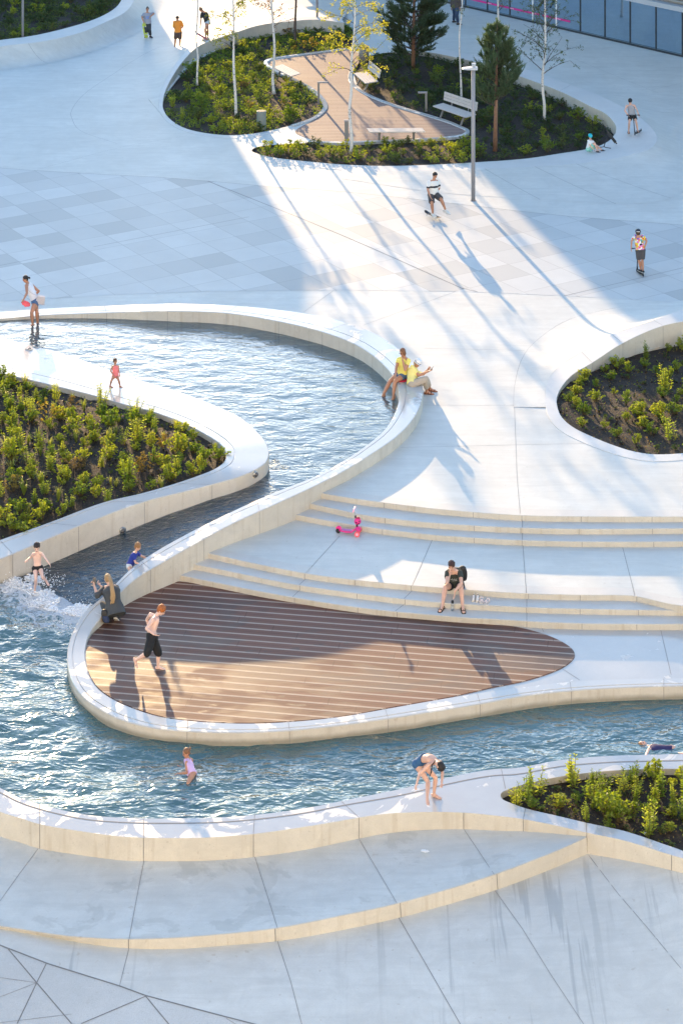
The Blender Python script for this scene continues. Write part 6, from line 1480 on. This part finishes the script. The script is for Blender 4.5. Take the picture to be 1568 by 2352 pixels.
# benches
def bench(p0, p1, depth, h, label, back=None, legs='v'):
    """p0-p1: the two ends of the front seat edge; depth vector points to the rear edge"""
    t = empty('park_bench', (p0+p1)/2-Vector((0,0,h)), label, 'bench'); ax_ = (p1-p0); L = ax_.length; ax_.normalize(); dv = depth; n = 5; a = MB()
    for k in range(n):
        q0, q1 = p0+dv*((k+.04)/n), p0+dv*((k+.96)/n); rg = []
        for s in (0, L): rg.append([q0+ax_*s-Vector((0,0,.04)), q1+ax_*s-Vector((0,0,.04)), q1+ax_*s, q0+ax_*s])
        a.loft(rg)
    part(a, 'seat', M['wood'], t)
    for f_ in (.2, .82):
        c0 = p0+ax_*L*f_+dv*.5-Vector((0,0,.05)); g = Vector((c0.x, c0.y, p0.z-h-.05))-(dv*.45 if legs == 'v' else Vector())
        a = MB(); a.tube([c0, g], [.05, .045], 6); a.tube([c0-dv*.42, c0+dv*.42], .03, 6); part(a, 'leg', M['conc2'], t)
    if back:
        b0 = p0+dv+back; a = MB()
        for k in range(3):
            q0 = p0+dv*1.0+Vector((0,0,.12+.12*k))+back*(.15+.12*k); q1 = q0+Vector((0,0,.105))+back*.1; tk = dv.normalized()*.03; rg = []
            for s in (0, L): rg.append([q0+ax_*s, q0+ax_*s+tk, q1+ax_*s+tk, q1+ax_*s])
            a.loft(rg)
        part(a, 'backrest', M['wood'], t)
        for f_ in (.25, .75):
            a = MB(); s = p0+ax_*L*f_+dv*1.02; a.tube([s-Vector((0,0,.06)), s+Vector((0,0,.48))+back*.55], .018, 6); part(a, 'back_support', M['metal'], t)
    return t
Z = .45
p0, p1 = W(627,154,Z), W(668,175,Z); bench(p0, p1, W(690,168,Z)-p1, Z, 'flat backless bench at the narrow left end of the lounge deck')
p0, p1 = W(812,168,Z), W(838,191,Z); bench(p0, p1, W(868,186,Z)-p1, Z, 'wooden bench with backrest beside the dark round bin', Vector((.25,.12,0)))
p0, p1 = W(993,243,Z), W(1069,269,Z); bench(p0, p1, W(1093,262,Z)-p1, Z, 'wooden bench with backrest facing the lounge deck near the lamp post', Vector((.12,.22,0)))
p0, p1 = W(848,303,Z), W(976,302,Z); bench(p0, p1, W(842,294.5,Z)-p0, Z, 'flat backless bench along the front edge of the lounge deck', None, 's')

# phones, bags, shoes and small things
def slab(name, label, cat, c, wv, hv, th, mats, screen=None):
    t = empty(name, c, label, cat); n_ = wv.cross(hv).normalized()*th; a = MB(); rg = [[c-wv/2-hv/2+n_*s, c+wv/2-hv/2+n_*s, c+wv/2+hv/2+n_*s, c-wv/2+hv/2+n_*s] for s in (-.5, .5)]; a.loft(rg); part(a, 'case', mats, t)
    if screen:
        a = MB(); k = .9; rg = [[c-wv/2*k-hv/2*k+n_*s, c+wv/2*k-hv/2*k+n_*s, c+wv/2*k+hv/2*k+n_*s, c-wv/2*k+hv/2*k+n_*s] for s in (.55, .62)]; a.loft(rg); part(a, 'screen', screen, t)
    return t
P = PP['photo']; c = onray(217.5,1335.5,P.hand['l'].y+.03); c = c.lerp(P.hand['l'], .25); slab('phone', 'black phone held up by the crouching person with the ponytail', 'phone', onray(217,1336,P.hand['l'].y), Vector((.078,.01,0)), Vector((0,.03,.155)), .010, M['black'], M['glassdark'])
P = PP['hat']; slab('phone', 'dark phone in the hands of the person in the white hat', 'phone', P.hand['r']+Vector((.0,.03,.03)), Vector((.03,.07,0)), Vector((.09,-.02,.11)), .010, M['black'], M['glassdark'])
P = PP['wader']; h_ = P.hand['l']; a = MB(); rg = []
for k in range(7):
    f_ = k/6; c = h_.lerp(onray(63,700,h_.y-.05), f_); w_ = .025+.085*math.sin(min(1, f_*1.3)*1.9); rg.append([c+Vector((math.cos(q)*w_, math.sin(q)*.05+.02*math.sin(q*5+k), math.sin(q)*w_*.45+.02*math.cos(q*4+k*2))) for q in [2*math.pi*j/14 for j in range(14)]])
a.loft(rg); o = a.obj('cloth', cloth((.85,.13,.15)), smooth=True); tag(o, 'coral cloth dangling from the hand of the person in the pool', 'cloth')
M['bag'] = plain('pale grey bag', (.52,.48,.50), .7)
t = empty('shoulder_bag', onray(93,689,P.pel.y-.12), 'pale grey shoulder bag on the hip of the person in the pool', 'bag'); c = onray(93.5,689,P.pel.y-.12)
a = MB(); xa, za, ya = Vector((.98,.15,-.18)).normalized(), Vector((.2,-.05,.97)).normalized(), Vector((-.15,.98,.05)).normalized(); rg = []
for s in (-.05, -.04, .04, .05): k = 1 if abs(s) < .045 else .9; rg.append([c+ya*s+xa*.155*k*x_*(1 if z_ < 0 else .78)+za*.135*k*z_ for x_, z_ in ((-1,-1),(1,-1),(1,1),(-1,1))])
a.loft(rg); part(a, 'pouch', M['bag'], t)
a = MB(); a.tube(cr([c+za*.13-xa*.08, P.pel.lerp(P.neck, .5)-P.r*.08-P.f*.02+Vector((0,-.14,0)), P.neck+Vector((-.03,-.12,-.02)), P.neck+Vector((.02,.02,.03))], 5), .008, 6); part(a, 'strap', M['bag'], t)
def backpack(c, xa, ya, za, sc, label, mats):
    t = empty('backpack', c, label, 'backpack'); a = MB(); rg = []
    for s, w_, d_ in ((-.24,.11,.06), (-.2,.145,.09), (-.05,.15,.10), (.1,.14,.095), (.2,.11,.07), (.25,.05,.03)): rg.append([c+za*s*sc+xa*w_*sc*math.copysign(abs(math.cos(q))**.6, math.cos(q))+ya*d_*sc*math.copysign(abs(math.sin(q))**.6, math.sin(q)) for q in [2*math.pi*j/16 for j in range(16)]])
    a.loft(rg); part(a, 'pack', mats[0], t, True); a = MB(); rg = []
    for s, w_ in ((-.2,.09), (-.15,.11), (-.02,.11), (.03,.09)): rg.append([c+za*s*sc+ya*.10*sc+xa*w_*sc*math.cos(q)+ya*.045*sc*math.sin(q) for q in [2*math.pi*j/14 for j in range(14)]])
    a.loft(rg); part(a, 'front_pocket', mats[1], t, True)
    for s in (-1, 1):
        a = MB(); a.tube(cr([c+xa*.09*s*sc+za*.2*sc-ya*.08*sc, c+xa*.11*s*sc+za*.12*sc-ya*.20*sc, c+xa*.11*s*sc-za*.12*sc-ya*.16*sc, c+xa*.1*s*sc-za*.18*sc-ya*.06*sc], 4), .014*sc, 6); part(a, 'shoulder_strap', mats[0], t, True)
    return t
M['packblue'] = plain('dark blue fabric', (.02,.035,.09), .7)
P = PP['seated']; backpack(onray(1061,1317,P.neck.y+.15), Vector((1,.1,0)).normalized(), Vector((-.1,1,0)).normalized(), Vector((.03,-.1,1)).normalized(), .74, 'black backpack worn by the person sitting on the steps', [M['black'], M['black']])
P = PP['photo']; backpack(onray(243,1415,P.pel.y-.16), Vector((1,.1,0)).normalized(), Vector((0,-1,.1)).normalized(), Vector((-.25,.05,1)).normalized(), .62, 'small black and blue bag beside the crouching person', [M['black'], M['packblue']])
def shoe(c, yaw, kind, label, group=None, L=.25, mats=None):
    fd = Vector((math.sin(yaw), -math.cos(yaw), 0)); sd = Vector((fd.y, -fd.x, 0)); up = Vector((0,0,1)); t = empty(kind, c, label, 'shoe' if kind == 'shoe' else 'sandal' if kind == 'sandal' else 'flip-flop', group)
    a = MB(); rg = []
    for s, w_ in ((-.5,.5), (-.42,.75), (-.1,.72), (.25,1), (.42,.8), (.5,.4)): p = c+fd*s*L; rg.append([p-sd*w_*.042, p+sd*w_*.042, p+sd*w_*.042+up*.022, p-sd*w_*.042+up*.022])
    a.loft(rg); part(a, 'sole', mats[1], t); a = MB()
    if kind == 'shoe':
        rg = []
        for s, w_, h_ in ((-.48,.5,.085), (-.35,.8,.09), (-.05,.8,.075), (.2,.9,.055), (.4,.75,.04), (.48,.4,.03)): p = c+fd*s*L+up*.022; rg.append([p+sd*.04*w_*math.cos(q)+up*h_*math.sin(q) for q in [math.pi*j/8 for j in range(9)]])
        a.loft(rg); a.ball(c-fd*.22*L+up*.108, (.022,.022,.008), 1, 8, 4); part(a, 'upper', [mats[0], M['black']], t, True)
    else:
        for s, h_ in (((.12,.045), (.3,.035), (-.3,.06)) if kind == 'sandal' else ()):
            a.tube([c+fd*s*L+up*.015+sd*.044*math.cos(q)+up*h_*math.sin(q) for q in [math.pi*j/8 for j in range(9)]], .012, 6)
        if kind == 'flip_flop':
            for s in (-1, 1): a.tube([c+fd*L*.3+up*.03, c+fd*.1*L+sd*.02*s+up*.05, c-fd*.05*L+sd*.04*s+up*.015], .008, 6)
        part(a, 'strap', mats[0], t, True)
    return t
wm = (plain('white leather', (.66,.64,.62), .6), plain('pale rubber', (.55,.5,.42), .7)); wm2 = (plain('pinkish white strap', (.66,.58,.58), .7), plain('pale sandal sole', (.55,.52,.50), .7))
zs = EZ[4][1]; zs = -.525
for x, y, k, lab, yw in ((1086.5,1377.5,'shoe','left one of the white shoes standing on the step beside the seated person',-.15), (1095.5,1378.5,'shoe','right one of the white shoes, next to the pale sandals',-.1)): shoe(W(x, y, zs), yw, k, lab, 'shoes on the step', .22, wm)
for x, y, k, lab, yw in ((1105,1381.5,'sandal','pale sandal standing next to the white shoes',-.1), (1117,1384,'sandal','pale sandal turned aside at the end of the row of shoes',-.55)): shoe(W(x, y, zs), yw, k, lab, 'shoes on the step', .22, wm2)
fm = (M['black'], plain('pale flip-flop sole', (.5,.48,.47), .8))
shoe(W(67,802.5,.022), 1.2, 'flip_flop', 'flip-flop on the wet concrete, nearer the left picture edge', 'flip-flops by the pool', .25, fm); shoe(W(83,797,.022), 1.0, 'flip_flop', 'flip-flop on the wet concrete, nearer the pool water', 'flip-flops by the pool', .25, fm)
# bottle between the feet of the seated person
c = W(1038.5,1402,-.65); t = empty('bottle', c, 'clear water bottle with a black cap standing on the step between two feet', 'bottle'); M['clear'] = None
m = N('clear plastic'); gb_ = m.n('ShaderNodeBsdfGlossy'); gb_.inputs['Roughness'].default_value = .1; tb = m.n('ShaderNodeBsdfTransparent'); tb.inputs[0].default_value = (.86,.9,.92,1); mx = m.n('ShaderNodeMixShader'); mx.inputs[0].default_value = .25; m.l(tb.outputs[0], mx.inputs[1]); m.l(gb_.outputs[0], mx.inputs[2]); m.l(mx.outputs[0], m.out.inputs[0]); M['clear'] = m.m
a = MB(); a.tube([c, c+Vector((0,0,.15)), c+Vector((0,0,.18))], [.036,.036,.02], 16); part(a, 'body', M['clear'], t, True); a = MB(); a.tube([c+Vector((0,0,.175)), c+Vector((0,0,.225))], .032, 16); part(a, 'cap', M['black'], t, False)
# t-shirt print of the seated person (scribbled white script, unreadable in the photo)
P = PP['seated']; a = MB(); cc = P.pel.lerp(P.neck, .52)
def onchest(u_, v_): return cc+P.sr*(-u_)+P.t*v_
sc_ = [(-.07,.0),(-.05,.02),(-.045,-.01),(-.03,.05),(-.025,-.01),(-.01,.02),(0,-.01),(.02,.03),(.025,-.005),(.04,.015),(.055,-.005),(.08,.012)]
bpy.context.view_layer.update()
def drape(P, pts, ob, mb, r):
    out = []
    for u_, v_ in pts:
        o_ = onchest(u_, v_)+P.f*.6-P.base; hit, loc_, n_, i_ = ob.ray_cast(o_, -P.f)
        if hit: out.append(loc_+P.base+n_*.003)
    if len(out) > 1: mb.tube(out, r, 5)
drape(P, [(x-.01, y+.02) for x, y in sc_], P.top, a, .004); drape(P, [(-.05,-.035), (-.02,-.033), (.01,-.035)], P.top, a, .003); drape(P, [(.04+.022*math.cos(q), -.035+.01*math.sin(q)) for q in [k*.7 for k in range(10)]], P.top, a, .003)
if a.v: P.part(a, 't_shirt_print', M['white'], 0)
# blue print on the grey t-shirt, white print on the black top
for key, col in (('grey', (.12,.30,.75)), ('girl', (.6,.6,.6))):
    P = PP[key]; cc = P.pel.lerp(P.neck, .6); a = MB()
    for row in range(3): drape(P, [(x*.03-.09, .05-row*.055+.012*((x*7+row) % 3-1)) for x in range(7)], P.top, a, .012 if key == 'grey' else .009)
    if a.v: P.part(a, 't_shirt_print', cloth(col), 0)
# litter and a pale cable end in the left planter, red cushion under the seated person
P = PP['yellow']; a = MB(); c = W(922,873,.36); a.ball(c, (.20,.15,.035), 0, 16, 8); o = a.obj('cushion', cloth((.45,.015,.05)), smooth=True); tag(o, 'red cushion under the person in the yellow t-shirt', 'cushion')
# sunglasses of the same person
a = MB()
for s in (-1, 1): a.ball(P.c+P.hf*P.hh*.40+P.hr*P.hh*.14*s+P.hu*P.hh*.03, (P.hh*.10, P.hh*.03, P.hh*.07), 0, 10, 6, (P.hr, P.hf, P.hu))
P.part(a, 'sunglasses', M['black'], 0)
for (x, y, z, sz, lab) in ((976,1958,-1.13,.10,'crumpled white paper on the grey apron'), (401,971,-.02,.09,'pale scrap of litter on the soil near the tip of the left planter'), (1482,1916,-.86,.05,'white scrap on the soil of the lower right planter')):
    c = W(x, y, z); a = MB(); vs = []; rg_ = random.Random(int(x))
    for k in range(3): a.box(c+Vector((rg_.uniform(-1,1)*sz*.6, rg_.uniform(-1,1)*sz*.5, .012+.01*k)), (sz*rg_.uniform(.5,1.2), sz*.6, .006), 0, rg_.uniform(0,3))
    tag(a.obj('paper_scrap', M['white']), lab, 'litter')
# ================================================================ LIGHT AND CAMERA
SUN_EL, SUN_AZ = 9.5, 12.2        # light travels towards +x and the viewer
az = R(SUN_AZ); el = R(SUN_EL)
d = Vector((math.sin(az)*math.cos(el), -math.cos(az)*math.cos(el), -math.sin(el)))
L = bpy.data.lights.new('sun', 'SUN'); L.energy = 2.2; L.angle = R(.53); L.color = (1, .68, .35)
lo = bpy.data.objects.new('sun', L); COL.objects.link(lo); lo.rotation_euler = d.to_track_quat('-Z', 'Y').to_euler()
w = bpy.data.worlds.new('World'); S.world = w; w.use_nodes = True; nt = w.node_tree
sky = nt.nodes.new('ShaderNodeTexSky'); sky.sky_type = 'NISHITA'; sky.sun_disc = False
sky.sun_elevation = el; sky.sun_rotation = math.atan2(-d.x, -d.y); sky.air_density = 1; sky.dust_density = .4; sky.ozone_density = 2.2
bg = nt.nodes['Background']; bg.inputs[1].default_value = .15
nt.links.new(sky.outputs[0], bg.inputs[0])
cam = bpy.data.cameras.new('camera'); co = bpy.data.objects.new('camera', cam); COL.objects.link(co); S.camera = co
co.location = (0, 0, HC); co.rotation_euler = (R(90), 0, 0)
cam.sensor_fit = 'VERTICAL'; cam.sensor_height = 36; cam.sensor_width = 24; cam.lens = 36*F/2352; cam.shift_y = -(1176-HY)/2352; cam.shift_x = 0
cam.clip_start = 1; cam.clip_end = 4000
S.view_settings.view_transform = 'Standard'; S.view_settings.look = 'None'; S.view_settings.gamma = 1; S.view_settings.exposure = 2.15
S.cycles.use_denoising = True; S.cycles.max_bounces = 6; S.cycles.diffuse_bounces = 4; S.cycles.glossy_bounces = 3; S.cycles.transparent_max_bounces = 12; S.cycles.transmission_bounces = 4
S.cycles.sample_clamp_indirect = 6
